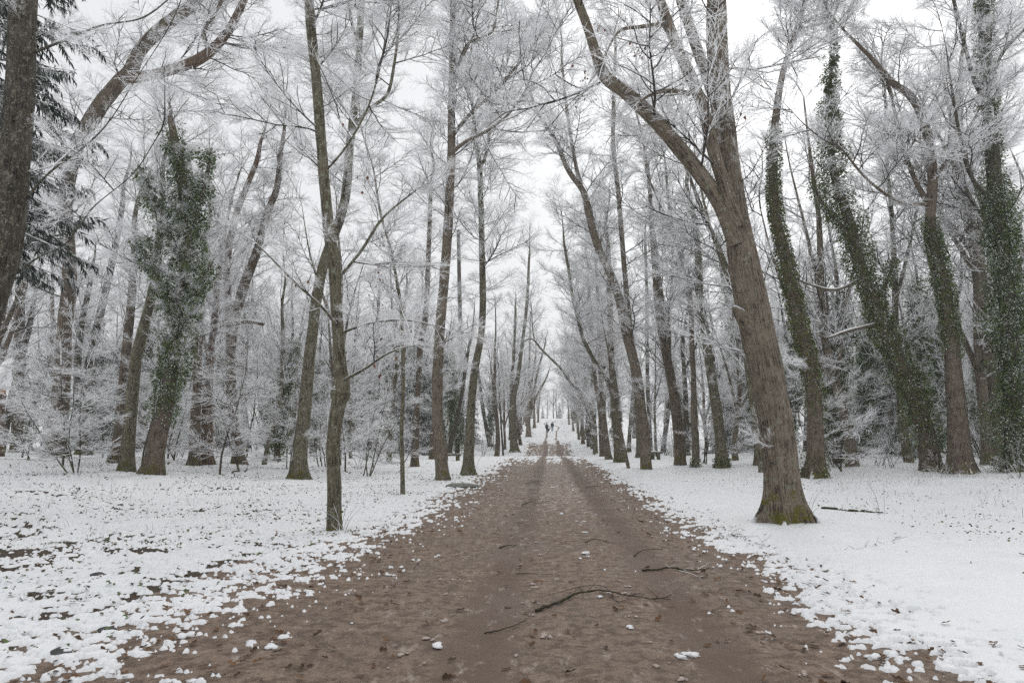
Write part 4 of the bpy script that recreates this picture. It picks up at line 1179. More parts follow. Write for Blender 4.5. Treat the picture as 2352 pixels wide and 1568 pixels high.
# ------------------------------------------------------------------ spruces
def spruce(name, Ht, Rb, nbr, seed, z0=.4, per=26, snow=.6, r0=.16, hang=1.0, droop=.5, fine=1.0):
    random.seed(seed)
    root = empty(name, (0, 0, 0))
    P = np.array([[0, 0, -.2], [0, 0, Ht * .3], [.05, 0, Ht * .65], [0, 0, Ht]])
    S = spline(np.hstack([P, np.array([[r0], [r0 * .7], [r0 * .4], [.01]])]), 24)
    v, q, tr, bk = bark_tube(S[:, :3], S[:, 3], 10, seed, .05, .3)
    build('trunk', v, q, tr, [BARK['dark']], root, attrs={'bark': bk})
    st, items, caps = [], [], []
    for i in range(nbr):
        z = z0 + (Ht - z0) * ((i + random.random()) / nbr) ** 1.05
        L = Rb * (1 - (z / Ht)) ** .8 * random.uniform(.75, 1.1) + .15
        a = i * 2.399 + random.gauss(0, .3)
        d = np.array([math.cos(a), math.sin(a), 0])
        t = np.linspace(0, 1, 7)[:, None]
        b = np.array([0, 0, z]) + d * L * t + np.array([0, 0, 1.0]) * L * (random.uniform(.0, .25) * t - droop * random.uniform(.6, 1.25) * t ** 1.7 + .16 * t ** 4)
        st.append((b, np.linspace(.012 + .008 * L, .005, 7)))
        side = np.cross(d, [0, 0, 1.0])
        nsub = max(3, int(2 + L * 4))
        for j in range(nsub):
            tt = .10 + .9 * (j + random.random()) / nsub
            p, tan, _, _ = along(b, min(tt, .99))
            s = 1 if j % 2 else -1
            l2 = (.25 + .34 * L * (1 - tt)) * random.uniform(.6, 1.2)
            d2 = nrm(tan * random.uniform(.5, 1.) + side * s * random.uniform(.5, 1.) + np.array([0, 0, random.uniform(-.35, .05)]))
            m = max(3, int(per * l2))
            for k in range(m):
                u = (k + random.random()) / m
                pp = p + d2 * l2 * u + np.array([0, 0, -.25 * l2 * u * u])
                dd = d2 * random.uniform(.1, .8) + perp(d2) * random.uniform(.1, .6) + np.array([0, 0, -random.uniform(.1, hang)])
                items.append((pp, nrm(dd), random.uniform(.16, .42) * fine))
                if random.random() < snow: caps.append((pp + np.array([0, 0, .02]), nrm(d2 + np.array([0, 0, random.uniform(-.4, .1)])), random.uniform(.10, .28)))
    v, q = tubes(st, 4)
    build('bough', v, q, None, [TWIG_DARK], root)
    # a needled side shoot: two crossed blades hanging off a central rib
    nv = np.array([[0, 0, 0], [.30, .085, -.02], [1, 0, -.10], [.30, -.085, -.02], [.25, 0, .06], [.4, .02, -.14]])
    nt_ = np.array([[0, 2, 1], [0, 3, 2], [0, 5, 2], [0, 2, 4]])
    M = np.array([rot_to(d, random.gauss(0, .3), s) for p, d, s in items]); Tn = np.array([p for p, d, s in items])
    v, t = place((nv, nt_), M, Tn)
    build('needles', v, None, t, [NEEDLE], root, smooth=False)
    cv = np.array([[.02, 0, .0], [.4, .07, .0], [.9, 0, -.05], [.4, -.07, .0], [.4, 0, .06], [.7, 0, .03]])
    ct = np.array([[0, 4, 1], [0, 3, 4], [1, 4, 5], [1, 5, 2], [3, 5, 4], [3, 2, 5]])
    M = np.array([rot_to(d, random.gauss(0, .2), s) for p, d, s in caps]); Tn = np.array([p for p, d, s in caps])
    v, t = place((cv, ct), M, Tn)
    build('snow_load', v, None, t, [IVY_SNOW], root, smooth=False)
    return root
S1 = Kind(spruce('spruce_tree', 24, 3.7, 200, 701, z0=5.6, per=46, snow=.16, r0=.24, droop=.45, hang=1.9, fine=.62))
p = at_y(-40, 1010, 14.0)
tag(S1.put(p[0] - 1.3, 14.2, rz=.5), 'dark drooping spruce dusted with snow behind the edge trunk', 'spruce')
S2 = Kind(spruce('spruce_tree', 13, 2.6, 95, 702, per=13, snow=.75, fine=1.3))
p = ground_at(955, 1052)
tag(S2.put(p[0] - .5, p[1] + 6, sc=.8), 'snow laden young spruce behind the bench side trunks', 'spruce')
p = ground_at(1098, 1035)
tag(S2.put(p[0] - 2.0, p[1] + 8, sc=.7), 'second snowy spruce peeping out beyond the leaning bench trunk', 'spruce')
for x, y in scatter(9, -40, -10, 40, 80, 3.0):
    tag(S2.put(x, y, sc=random.uniform(.5, .95)), 'dark snow dusted spruce standing in the wood on the spruce side', 'spruce', 'spruces inside the spruce side wood')
for x, y in scatter(8, 11, 40, 40, 80, 3.0):
    tag(S2.put(x, y, sc=random.uniform(.5, .95)), 'dark snow dusted spruce standing in the wood on the huge tree side', 'spruce', 'spruces inside the huge tree side wood')
for (x, y, s) in ((-2.2, 236, .42), (3.6, 240, .55), (6.6, 234, .4), (-6.6, 248, .6), (9, 252, .7)):
    tag(S2.put(x, y, sc=s), 'distant snowy spruce at the end of the avenue', 'spruce', 'spruces closing the avenue')

# ------------------------------------------------------------------ low growth in front of the wood
KL = Kind(free_bush(611, 4.2, 4, .3, 'layer', nb=6, L=2.0, name='layered_bush', flat=.92))
p = ground_at(180, 1086)
tag(KL.put(p[0], p[1], rz=0.4, sc=1.0), 'young wide tree with flat layered white twigs before the twin trunk', 'bush')
for (px, py, s, lab) in ((560, 1040, .9, 'frosted thicket at the foot of the twin stemmed tree'), (400, 1050, .7, 'low white thicket between the ivy tree and the slim pair'), (640, 1050, .9, 'frosted thicket left of the lichen grey trunk'),
                         (730, 1040, .8, 'white thicket between the lichen grey trunk and the burl tree'), (2060, 1078, .7, 'frosted bush with bare tips in front of the leaning ivy tree'), (1960, 1060, .8, 'frosted bush left of the leaning ivy tree foot'),
                         (2235, 1078, .5, 'snowy bush at the root of the double trunked tree'), (1900, 1050, .8, 'frosted bush behind the mossy brown foot'), (80, 1045, .8, 'white bush between the edge trunks and the forked old tree')):
    p = ground_at(px, py)
    tag(KB[random.choice((0, 1, 2))].put(p[0], p[1] + .6, sc=s), lab, 'shrub')
for (px, py, s, lab) in ((835, 1035, 1.5, 'rounded heap of snow covered brambles by the leaning ivy flecked trunk'), (790, 1046, 1.3, 'low bramble mass left of the snow covered heap'), (900, 1052, 1.1, 'bramble tangle at the spruce foot'),
                         (2290, 1088, 1.2, 'bramble tangle with snowy arches at the smooth grey trunk'), (2180, 1096, .9, 'small snowy bramble before the double trunk'), (2340, 1100, 1.2, 'bramble tangle under the rightmost ivy coat')):
    p = ground_at(px, py)
    tag(KB[3].put(p[0], p[1], sc=s), lab, 'bramble')

def shoots(px, py, tips, label, r=.006, name='shoots', frost=True):
    B = ground_at(px, py); root = empty(name, B); tag(root, label, 'shoots')
    polys = []
    for (tx, ty) in tips:
        e = at_y(tx, ty, B[1] + random.gauss(0, .15)) - B
        s = np.array([random.gauss(0, .05), random.gauss(0, .05), -.05])
        b = spline(np.array([s, (s + e) * .5 + np.array([e[0] * -.12, 0, e[2] * .10]), e]), 7)
        polys.append((b, np.linspace(r, r * .45, 7)))
    v, q = tubes(polys, 5)
    build('stem', v, q, None, [TWIG_BARE if not frost else TWIG_DARK], root)
    return root
shoots(785, 1224, [(784, 1110), (800, 1150), (830, 1165), (822, 1160), (765, 1155), (740, 1170), (690, 1175)], 'thin bare shoots round the foot of the slender burl tree')
shoots(1090, 1092, [(1118, 1030), (1108, 1045), (1126, 1025), (1060, 1060)], 'dry grass like shoots by the avenue tree with mossy foot')
shoots(1026, 1104, [(1060, 1070), (1052, 1085), (1000, 1080), (1066, 1085)], 'arching shoots at the swollen base of the long boughed tree')
shoots(1856, 1198, [(1882, 1125), (1900, 1150), (1870, 1130), (1893, 1118)], 'frosted shoots sprouting beside the mossy foot of the huge tree')
shoots(265, 1132, [(252, 1085), (262, 1070), (258, 1100)], 'small dark twiggy seedling in the snow before the ivy tree')
shoots(2032, 1186, [(1990, 1105), (2030, 1110), (2000, 1150)], 'thin upright shoot with few leaves in the open snow')
shoots(180, 1095, [(165, 1050), (205, 1040), (215, 1060), (172, 1035)], 'small dark shoots at the foot of the layered bush')

# ------------------------------------------------------------------ fallen branches and small things
def fallen(label, path, r, twig=(), snow=False, name='fallen_branch', lift=.012, bark='wet', taper=.3):
    pts = [ground_at(x, y) for x, y in path]
    B = pts[0].copy(); root = empty(name, B); tag(root, label, 'branch')
    P = np.array([p - B for p in pts]); P[:, 2] += r + lift * np.sin(np.linspace(0, math.pi, len(P)))
    S = spline(P, 26); rr = np.linspace(r, r * taper, 26)
    S[1:-1] += np.random.default_rng(int(path[0][0])).normal(0, r * .35, (24, 3)); v, q, tr, bk = bark_tube(S, rr, 8, 3, .28, 0)
    build('stem', v, q, tr, [BARK[bark]], root, attrs={'bark': bk})
    polys = []
    for tw in twig:
        tp = np.array([ground_at(x, y) - B for x, y in tw]); tp[:, 2] += r * .8 + np.linspace(0, .03, len(tp))
        polys.append((spline(tp, 8), np.linspace(r * .35, r * .16, 8)))
    L = np.linalg.norm(np.diff(S, axis=0), axis=1).sum()
    for k in range(int(6 + L * 4)):
        p, tan, ii, u = along(S, random.uniform(.25, .98))
        d = nrm(tan * .7 + np.array([random.gauss(0, .7), random.gauss(0, .7), random.uniform(.05, .5)]))
        b = branch(p, d, L * random.uniform(.04, .13), 4, .1, .15)
        polys.append((b, np.linspace(r * .25, r * .10, 4)))
    v, q = tubes(polys, 4)
    build('twigs', v, q, None, [TWIG if snow else TWIG_BARE], root)
    return root
fallen('long dark curved broken branch lying across the middle of the path', [(1230, 1405), (1275, 1390), (1330, 1367), (1385, 1361), (1440, 1372), (1490, 1378), (1540, 1378)], .0125,
       [[(1340, 1366), (1330, 1352), (1300, 1362), (1250, 1378)], [(1400, 1362), (1385, 1349), (1350, 1350), (1320, 1360)], [(1500, 1379), (1540, 1372), (1570, 1350)], [(1400, 1364), (1420, 1388), (1450, 1380)], [(1440, 1373), (1470, 1350)], [(1380, 1362), (1410, 1382), (1425, 1392)]])
fallen('frost whitened branch lying near the edge of the path', [(1475, 1311), (1510, 1310), (1545, 1308), (1590, 1312), (1640, 1305)], .011, [[(1560, 1311), (1590, 1322), (1610, 1335)], [(1600, 1310), (1630, 1298)]], True)
fallen('slender branch curving down into the snow at the path edge below the huge tree', [(1662, 1200), (1668, 1222), (1700, 1238), (1740, 1248), (1770, 1254)], .012, [[(1700, 1238), (1740, 1236)], [(1720, 1243), (1765, 1262)]])
fallen('long thin bough lying on open snow in front of the huge tree', [(1812, 1272), (1870, 1268), (1940, 1270), (1995, 1262), (2050, 1245)], .013, [[(1940, 1270), (1970, 1290)], [(2000, 1262), (2020, 1280)]])
fallen('dark straight log piece lying on snow beyond the huge tree', [(1888, 1172), (1940, 1177), (1985, 1180), (2028, 1182)], .04, (), False, 'fallen_branch', .0, 'wet', .8)
fallen('short forked stick in the middle distance of the path', [(1345, 1246), (1365, 1240), (1395, 1246), (1412, 1250)], .007)
fallen('dark twiggy stick lying across the left wheel track', [(1198, 1160), (1215, 1155), (1240, 1157), (1262, 1150)], .008)
fallen('curved brown stick by the right wheel track', [(1456, 1278), (1470, 1268), (1490, 1264), (1520, 1262)], .007)
fallen('short stout stick on the path left of its middle', [(1147, 1259), (1165, 1256), (1190, 1253)], .010)
fallen('thin twig lying on the path below the long dark branch', [(1112, 1455), (1150, 1450), (1190, 1436), (1212, 1420)], .005)
fallen('thin straight twig crossing the path above the long dark branch', [(1185, 1317), (1230, 1320), (1290, 1321)], .004)
fallen('small stick in the right wheel track farther up', [(1345, 1120), (1362, 1118), (1380, 1115)], .009)
fallen('thin branch across the path near the first dip', [(1208, 1110), (1230, 1107), (1262, 1102)], .009)

def lump(root, name, p, s, m, seed, sub=3, ax=(1, 1, 1), amp=.25):
    import bmesh
    bm = bmesh.new(); bmesh.ops.create_icosphere(bm, subdivisions=sub, radius=1)
    V = np.array([v.co for v in bm.verts]); Fc = np.array([[v.index for v in f.verts] for f in bm.faces]); bm.free()
    nn = vn3(V * 1.5 + seed, seed) * amp + vn3(V * 4 + seed, seed + 1) * amp * .35
    V = V * (1 + nn[:, None]) * np.array(ax) * s + np.array(p)
    return build(name, V, None, Fc, [m], root, attrs={'bark': V})
STONE = flat_mat('dark_stone', (0.085, 0.083, 0.082), .8, .35, 14.0)
SLAB = flat_mat('grey_stone', (0.20, 0.205, 0.18), .85, .3, 12.0)
def rock(label, px, py, s, ax, m, snow, name='rock'):
    B = ground_at(px, py); root = empty(name, B); tag(root, label, 'rock')
    lump(root, 'stone', (0, 0, s * ax[2] * .35), s, m, int(px), 3, ax)
    if snow: lump(root, 'snow_ridge', (s * .25, s * .15, s * ax[2] * (.95)), s * .8, SNOWM, int(px) + 3, 3, (ax[0], ax[1], ax[2] * .5), .2)
    return root
rock('dark rock under a pillow of snow beside the path in front', 138, 1506, .065, (1.2, .8, .7), STONE, True)
rock('small dark stone poking through thin snow in the near corner', 245, 1450, .06, (1.3, .8, .5), STONE, False)
rock('flat grey stone slab at the path edge below the long boughed tree', 1060, 1118, .42, (1.5, .8, .25), SLAB, False)
rock('blackish stone in the patchy snow left of the path', 225, 1322, .07, (1.3, .8, .45), STONE, False)

# stone bench by the spruce and the mossy log bench across the way
B = ground_at(1038, 1058); t = empty('stone_bench', B); tag(t, 'short worn bench with bare seat beside the swollen avenue tree', 'bench')
def slab_mesh(root, name, c, size, m, seed, amp=.05):
    import bmesh
    bm = bmesh.new(); bmesh.ops.create_cube(bm, size=1)
    bmesh.ops.subdivide_edges(bm, edges=bm.edges[:], cuts=5, use_grid_fill=True)
    V = np.array([v.co for v in bm.verts]); Fc = np.array([[v.index for v in f.verts] for f in bm.faces]); bm.free()
    e = np.max(np.abs(V), axis=1)
    rn = V / np.linalg.norm(V, axis=1)[:, None] * .62
    V = V * .88 + rn * .12
    V = V * np.array(size); V = V + vn3(V * 6 + seed, seed)[:, None] * amp * np.sign(V) * .5 + np.array(c)
    return build(name, V, Fc, None, [m], root, attrs={'bark': V})
slab_mesh(t, 'seat', (0, 0, .44), (1.3, .42, .16), BARK['olive'], 3)
slab_mesh(t, 'leg', (-.42, 0, .18), (.24, .34, .42), BARK['dark'], 4); slab_mesh(t, 'leg', (.42, 0, .18), (.24, .34, .42), BARK['dark'], 5)
B = ground_at(1506, 1056); t = empty('log_bench', B); tag(t, 'mossy log bench on a stump foot with snow on its seat', 'bench')
slab_mesh(t, 'seat', (0, 0, .56), (1.05, .40, .17), BARK['olive'], 6); slab_mesh(t, 'leg', (.22, 0, .24), (.24, .30, .5), BARK['grey'], 7); slab_mesh(t, 'leg', (-.25, 0, .24), (.30, .30, .5), BARK['dark'], 8)
slab_mesh(t, 'snow_ridge', (-.12, 0, .67), (.74, .34, .07), SNOWM, 9)

# green metal stand with splayed legs
METAL = flat_mat('dark_green_metal', (0.016, 0.032, 0.028), .5, .2, 8., .5)
B = ground_at(1136, 1034); t = empty('metal_stand', B); tag(t, 'small dark metal stand with splayed legs in the snow', 'stand')
def bar(root, name, a, b, r, m=None, sides=8):
    P = np.linspace(np.array(a, float), np.array(b, float), 3)
    v, q, tr, bk = bark_tube(P, [r, r, r], sides, 1, 0, 0)
    return build(name, v, q, tr, [m or METAL], root)
for sx in (-1, 1):
    for sy in (-1, 1): bar(t, 'leg', (sx * .62, sy * .4, 0), (sx * .16, sy * .14, .75), .025)
    bar(t, 'post', (sx * .17, 0, 0), (sx * .17, 0, 1.5), .04)
    bar(t, 'post', (sx * .05, .1, 0), (sx * .05, .1, .7), .03)
bar(t, 'rail', (-.24, 0, 1.5), (.24, 0, 1.5), .035); bar(t, 'rail', (-.2, 0, .75), (.2, 0, .75), .03)

# snapped trunk at the edge of the wood
p0 = ground_at(-4, 1048)
root, st, B = tree('snapped dead trunk with torn orange wood at its top, at the edge of the wood', (-4, 1048, 24), [(-2, 1000, 22), (0, 950, 20), (6, 905, 18)], nb=4, L=1.2, bark='rust', ext=0, crown=False, name='snag', cat='snag')
tp = st[0][0][-1]; rr = st[0][1][-1]
for k, (dx, h) in enumerate(((-.35, .9), (.2, 1.7), (.45, 1.1), (-.1, 1.3))):
    P = np.array([tp + np.array([dx * rr, 0, -rr * .8]), tp + np.array([dx * rr * 1.1, 0, rr * h * .9]), tp + np.array([dx * rr * 1.5, 0, rr * h * 1.7])])
    v, q, tr, bk = bark_tube(P, np.array([.55, .45, .10]) * rr, 7, k, .15, 0)
    build('splinter', v, q, tr, [flat_mat('torn_wood', (0.36, 0.17, 0.07), .8, .3, 15.) if k == 0 else bpy.data.materials['torn_wood']], root)

# ------------------------------------------------------------------ loose leaves, slush, dry stems
def leaf_bits():
    LV = np.array([[0, 0, 0], [.3, .28, .06], [.55, .12, .02], [.75, .24, .08], [1, 0, .12], [.75, -.22, .05], [.55, -.12, .02], [.3, -.28, .10]])
    LT = np.array([[0, 2, 1], [0, 6, 2], [0, 7, 6], [2, 4, 3], [2, 6, 4], [6, 5, 4]])
    items = []
    N = 2000
    yy = 4 + 34 * RNG.random(N) ** 1.8; xx = RNG.uniform(-1, 1, N) * (3.4 + yy * .42)
    em = RNG.random(N) < .45
    xx = np.where(em, RNG.choice([-1, 1], N) * RNG.uniform(1.6, 3.6, N), xx)
    ok = (xx < 3.4) | (RNG.random(N) < .16)
    xx, yy = xx[ok], yy[ok]
    hh = zt(xx, yy) + np.maximum(0, snow_height(xx, yy)) + .008
    for x, y, h in zip(xx, yy, hh):
        a = random.uniform(0, 6.28)
        items.append((np.array([x, y, h]), np.array([math.cos(a), math.sin(a), random.uniform(-.1, .35)]), random.uniform(.045, .10)))
    M = np.array([rot_to(d, random.gauss(0, .35), s) for p, d, s in items]); Tn = np.array([p for p, d, s in items])
    v, t = place((LV, LT), M, Tn)
    mi = np.repeat(np.array([0 if random.random() < .55 else 1 for _ in items]), len(LT))
    o = build('fallen_leaves', v, None, t, [flat_mat('brown_leaf', (0.145, 0.078, 0.042), .8, .5, 5.), flat_mat('dull_leaf', (0.075, 0.045, 0.028), .85, .5, 5.)], None, smooth=False, midx=mi)
    tag(o, 'brown oak leaves strewn over the path and the snow', 'leaves', kind='stuff')
leaf_bits()
def slush():
    import bmesh
    bm = bmesh.new(); bmesh.ops.create_icosphere(bm, subdivisions=2, radius=1)
    IV = np.array([v.co for v in bm.verts]); IF = np.array([[v.index for v in f.verts] for f in bm.faces]); bm.free()
    Vs, Ts, Ms, off = [], [], [], 0
    spots = []
    for k in range(230):
        if k < 110:
            x = random.choice((-1.05, -.15, .8, 1.72)) + random.gauss(0, .10); y = 4.2 + 26 * random.random() ** 1.5; s = random.uniform(.008, .024); mi = 0
        else:
            y = 4.2 + 26 * random.random() ** 1.3; s = random.uniform(.012, .040); mi = 1
            x = random.choice((-1, 1)) * (3.2 - abs(random.gauss(0, .8))) + .15 if k % 5 else random.uniform(-.4, 1.0)
        for j in range(random.choice((1, 2, 2, 3, 4))):
            spots.append((x + random.gauss(0, s * 1.3), y + random.gauss(0, s), s * random.uniform(.45, 1.1), mi))
    for i, (x, y, s, mi) in enumerate(spots):
        V = IV * (1 + vn3(IV * 1.6 + i, i)[:, None] * .5 + vn3(IV * 4 + i, i + 1)[:, None] * .22) * np.array([random.uniform(1, 1.8), 1.0, random.uniform(.4, .75)]) * s
        c, sn = math.cos(i), math.sin(i)
        V = np.stack([V[:, 0] * c - V[:, 1] * sn, V[:, 0] * sn + V[:, 1] * c, V[:, 2]], 1) + np.array([x, y, float(zt(x, y)) + s * .35])
        Vs.append(V); Ts.append(IF + off); off += len(V); Ms.append(np.full(len(IF), mi))
    m, nt, b = mat('slush'); b.inputs['Base Color'].default_value = (0.46, 0.38, 0.34, 1); b.inputs['Roughness'].default_value = .35
    o = build('slush', np.vstack(Vs), None, np.vstack(Ts), [m, SNOWM], midx=np.concatenate(Ms))
    tag(o, 'crumbs of slush and snow dropped on the brown path', 'slush', kind='stuff')
slush()
def dry_stems():
    polys = []
    N = 7000
    sel = RNG.random(N) < .5
    xx = np.where(sel, RNG.uniform(5.5, 22, N), RNG.uniform(-24, -4.5, N)); yy = np.where(sel, RNG.uniform(14, 34, N), RNG.uniform(11, 36, N))
    ok = (np.arctan2(np.abs(xx), yy) < R(46)) & (gn2(xx / 2.5, yy / 2.5, 77) > np.where(xx > 10, -.05, .12))
    xx, yy = xx[ok], yy[ok]; zz = zt(xx, yy)
    for x, y, z in zip(xx, yy, zz):
        B = np.array([x, y, z - .01])
        h = random.uniform(.05, .30) * (1.3 if x > 10 else .8)
        d = np.array([random.gauss(0, .45), random.gauss(0, .45), 1.0])
        e = B + d * h
        m_ = B + d * h * .55 + np.array([0, 0, .12 * h])
        e[2] -= .15 * h
        polys.append((np.stack([B, m_, e]), np.array([.005, .004, .002])))
    v, q = tubes(polys, 3)
    o = build('dry_grass', v, q, None, [twig_mat('frosted_grass', (0.13, 0.105, 0.07), .1, .8)], None, smooth=False)
    tag(o, 'dry frosted grass stems standing out of the snow', 'grass', kind='stuff')
    # small dark evergreen leaves showing through thin snow
    items = []
    N = 30000
    sel = RNG.random(N) < .8
    xx = np.where(sel, RNG.uniform(-24, -3.6, N), RNG.uniform(4.5, 20, N)); yy = np.where(sel, RNG.uniform(5, 36, N), RNG.uniform(8, 30, N))
    ok = (np.arctan2(np.abs(xx), yy) < R(46)) & (gn2(xx / 2.2, yy / 2.0, 78) > RNG.uniform(-.35, .5, N)) & ((xx < 0) | (xx > 6.5) | (RNG.random(N) < .15))
    xx, yy = xx[ok], yy[ok]
    # litter gathered round the feet of the trees
    for o_ in [o for o in SC.objects if o.parent is None and o.get('category') == 'tree' and o.location.y < 46]:
        k = 46; ra = .30 + .55 * RNG.random(k) ** 1.6; an = RNG.uniform(0, 6.28, k)
        xx = np.concatenate([xx, o_.location.x + np.cos(an) * ra]); yy = np.concatenate([yy, o_.location.y + np.sin(an) * ra])
    zz = zt(xx, yy) + np.maximum(0, snow_height(xx, yy)) * .8
    for x, y, z in zip(xx, yy, zz):
        a = random.uniform(0, 6.28)
        items.append((np.array([x, y, z]), np.array([math.cos(a), math.sin(a), random.uniform(.0, .9)]), random.uniform(.03, .075)))
    M = np.array([rot_to(d, random.gauss(0, .5), s) for p, d, s in items]); Tn = np.array([p for p, d, s in items])
    v, t = place((LEAF_V, LEAF_Q), M, Tn)
    mi = np.repeat(np.array([0 if random.random() < .7 else 1 for _ in items]), len(LEAF_Q))
    o = build('ground_leaves', v, None, t, [IVY, bpy.data.materials['dull_leaf']], None, smooth=False, midx=mi)
    tag(o, 'dark small ground leaves poking through the snow', 'ground cover', kind='stuff')
dry_stems()

# ------------------------------------------------------------------ the two walkers
def skin_body(root, name, joints, edges, m, lv=1):
    me = bpy.data.meshes.new(name)
    me.from_pydata([j[:3] for j in joints], edges, [])
    o = bpy.data.objects.new(name, me); COL.objects.link(o); o.parent = root
    md = o.modifiers.new('skin', 'SKIN'); md.use_smooth_shade = True
    sv = me.skin_vertices[0].data
    for i, j in enumerate(joints):
        sv[i].radius = (j[3], j[4] if len(j) > 4 else j[3])
    sv[0].use_root = True
    s = o.modifiers.new('sub', 'SUBSURF'); s.levels = s.render_levels = lv
    me.materials.append(m)
    return o
SKINM = flat_mat('skin', (0.45, 0.27, 0.20), .6, .05); HAIR = flat_mat('dark_hair', (0.018, 0.014, 0.012), .6, .2)
BLACK = flat_mat('black_cloth', (0.012, 0.014, 0.018), .85, .3); NAVY = flat_mat('navy_jacket', (0.040, 0.066, 0.098), .8, .25)
NAVY2 = flat_mat('dark_navy', (0.014, 0.022, 0.042), .8, .3); JEANS = flat_mat('pale_jeans', (0.20, 0.30, 0.36), .85, .25, 14); SHOE = flat_mat('dark_shoe', (0.015, 0.014, 0.014), .6, .2)

def walker(px, py, label, Ht, coat, legs, hood, jacket_len, swing, hair):
    B = ground_at(px, py)
    root = empty('person', B); tag(root, label, 'person')
    k = Ht / 1.75
    s = swing
    J = [(0, 0, .95, .15, .12), (0, 0, 1.10, .15, .11), (0, 0, 1.28, .17, .12), (0, 0, 1.42, .15, .11), (0, .01, 1.50, .06, .06), (0, .02, 1.57, .075, .085), (0, .025, 1.66, .085, .10), (0, .02, 1.74, .055, .065),
         (-.09, 0, .88, .09, .10), (-.095, .06 * s, .50, .06, .065), (-.09, -.10 * s, .09, .042, .05), (-.09, .04 - .10 * s, .035, .04, .04), (-.09, .15 - .10 * s, .025, .032, .03),
         (.09, 0, .88, .09, .10), (.095, .04 * s, .50, .06, .065), (.09, .12 * s, .09, .042, .05), (.09, .16 * s, .035, .04, .04), (.09, .27 * s, .025, .032, .03),
         (-.19, 0, 1.40, .065, .065), (-.25, -.03 * s, 1.12, .050, .050), (-.27, .06 * s, .86, .036, .036), (-.27, .08 * s, .79, .03, .04), (-.265, .09 * s, .71, .018, .028),
         (.19, 0, 1.40, .065, .065), (.25, .03 * s, 1.12, .050, .050), (.27, .05 * s, .86, .036, .036), (.27, .06 * s, .79, .03, .04), (.265, .06 * s, .71, .018, .028)]
    J = [tuple(c * k for c in j) for j in J]
    E = [(0, 1), (1, 2), (2, 3), (3, 4), (4, 5), (5, 6), (6, 7), (0, 8), (8, 9), (9, 10), (10, 11), (11, 12), (0, 13), (13, 14), (14, 15), (15, 16), (16, 17), (3, 18), (18, 19), (19, 20), (20, 21), (21, 22), (3, 23), (23, 24), (24, 25), (25, 26), (26, 27)]
    skin_body(root, 'body', J, E, SKINM)
    # coat: torso and sleeves as one garment
    g = .028
    Jc = [J[i] for i in (0, 1, 2, 3, 18, 19, 20, 23, 24, 25)]
    Jc = [(a, b, c, r1 + g, r2 + g) for a, b, c, r1, r2 in Jc]
    Jc.append((0, 0, (.95 - jacket_len) * k, .19 * k, .15 * k))
    Jc[0] = (0, 0, .97 * k, .19 * k, .15 * k)
    skin_body(root, 'coat', Jc, [(10, 0), (0, 1), (1, 2), (2, 3), (3, 4), (4, 5), (5, 6), (3, 7), (7, 8), (8, 9)], coat)
    Jl = [J[i] for i in (0, 8, 9, 10, 13, 14, 15)]
    Jl = [(a, b, c, r1 + .022, r2 + .022) for a, b, c, r1, r2 in Jl]
    skin_body(root, 'trousers', Jl, [(0, 1), (1, 2), (2, 3), (0, 4), (4, 5), (5, 6)], legs)
    for ids in ((10, 11, 12), (15, 16, 17)):
        Js = [(J[i][0], J[i][1], J[i][2], J[i][3] + .02, J[i][4] + .02) for i in ids]
        skin_body(root, 'shoe', Js, [(0, 1), (1, 2)], SHOE)
    for sx in (-1, 1): lump(root, 'ear', (sx * .082 * k, .02, 1.63 * k), .022, SKINM, 3, 1, (.4, .8, 1.2), .05)
    for sx in (-1, 1): lump(root, 'eye', (sx * .032 * k, .115 * k, 1.655 * k), .013, SHOE, 3, 1, (1, .6, .8), .02)
    lump(root, 'nose', (0, .132 * k, 1.62 * k), .017, SKINM, 4, 1, (.8, 1, 1.4), .05)
    lump(root, 'mouth', (0, .112 * k, 1.58 * k), .018, HAIR, 4, 1, (1.3, .4, .3), .02)
    if hood: lump(root, 'hood', (0, -.012, 1.62 * k), .155, coat, 5, 2, (.86, .86, 1.12), .08)
    else: lump(root, 'hair', (0, .0, 1.695 * k), .112, hair, 5, 2, (.95, 1.02, .88), .06)
    return root, B, k
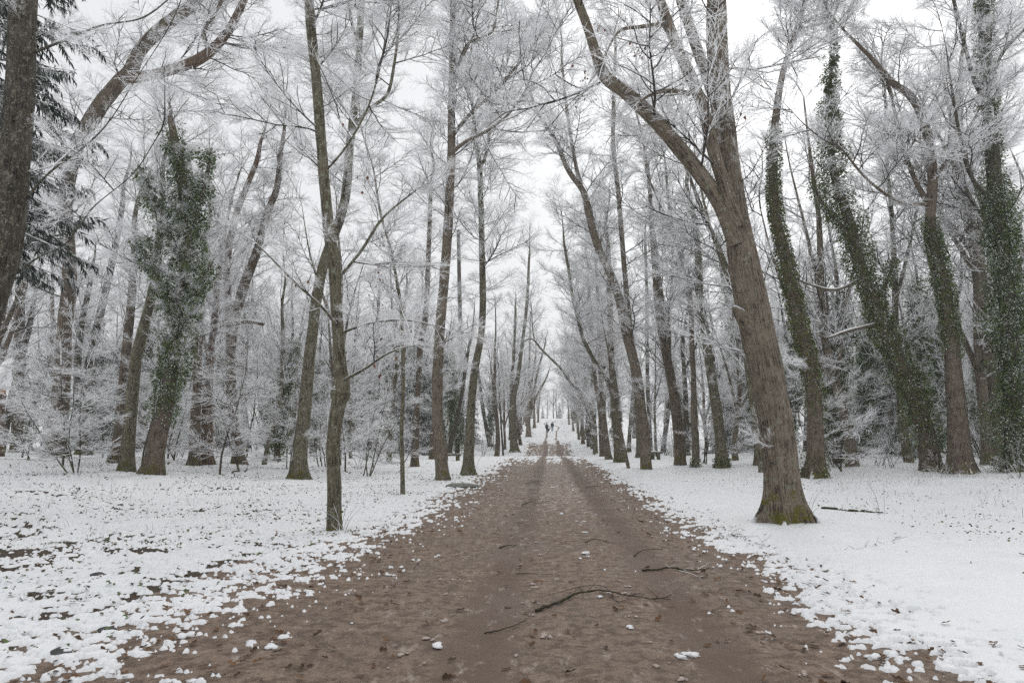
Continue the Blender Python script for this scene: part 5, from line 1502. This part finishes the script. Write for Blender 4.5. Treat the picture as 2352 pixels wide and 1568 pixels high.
person1, B1, k1 = walker(1256, 992.5, 'person in black hooded coat and black trousers walking away, holding the umbrella', 1.82, BLACK, BLACK, True, .22, 1, HAIR)
person2, B2, k2 = walker(1268.5, 990, 'person in navy jacket and pale jeans walking away', 1.88, NAVY, JEANS, False, .06, -1, NAVY2)

# half furled umbrella in the first walker's hand, point down
U = empty('umbrella', (B1[0] + .30 * k1, B1[1] + .08, B1[2])); tag(U, 'dark blue half furled umbrella held point down by the black coated walker', 'umbrella')
n, a = 12, np.linspace(0, 2 * math.pi, 24, endpoint=False)
prof = [(.02, .06), (.06, .22), (.15, .42), (.27, .60), (.24, .68), (.10, .74), (.03, .76)]
V = np.array([[r * (1 + .16 * math.cos(8 * t)) * math.cos(t), r * (1 + .16 * math.cos(8 * t)) * math.sin(t), z] for r, z in prof for t in a])
idx = np.arange(len(prof) * 24).reshape(len(prof), 24); nx = np.roll(idx, -1, 1)
build('canopy', V, np.stack([idx[:-1], nx[:-1], nx[1:], idx[1:]], 2).reshape(-1, 4), None, [NAVY2], U)
bar(U, 'shaft', (0, 0, .0), (0, 0, .86), .012, SHOE)
bar(U, 'handle', (0, 0, .80), (0, 0, .92), .02, SHOE)

# ------------------------------------------------------------------ thin winter air
def haze(density):
    V = np.array([(x, y, z) for x in (-140, 140) for y in (-30, 345) for z in (-3, 44)], float)
    Q = np.array([[0, 1, 3, 2], [4, 6, 7, 5], [0, 4, 5, 1], [2, 3, 7, 6], [0, 2, 6, 4], [1, 5, 7, 3]])
    m = bpy.data.materials.new('thin_haze'); m.use_nodes = True
    nt = m.node_tree; nt.nodes.clear()
    out = nt.nodes.new('ShaderNodeOutputMaterial'); v = nt.nodes.new('ShaderNodeVolumePrincipled')
    v.inputs['Color'].default_value = (.95, .96, .97, 1); v.inputs['Density'].default_value = density
    nt.links.new(v.outputs[0], out.inputs['Volume'])
    o = build('haze', V, Q, None, [m], smooth=False)
    tag(o, 'thin pale winter haze filling the avenue', 'haze', kind='stuff')
haze(0.0011)
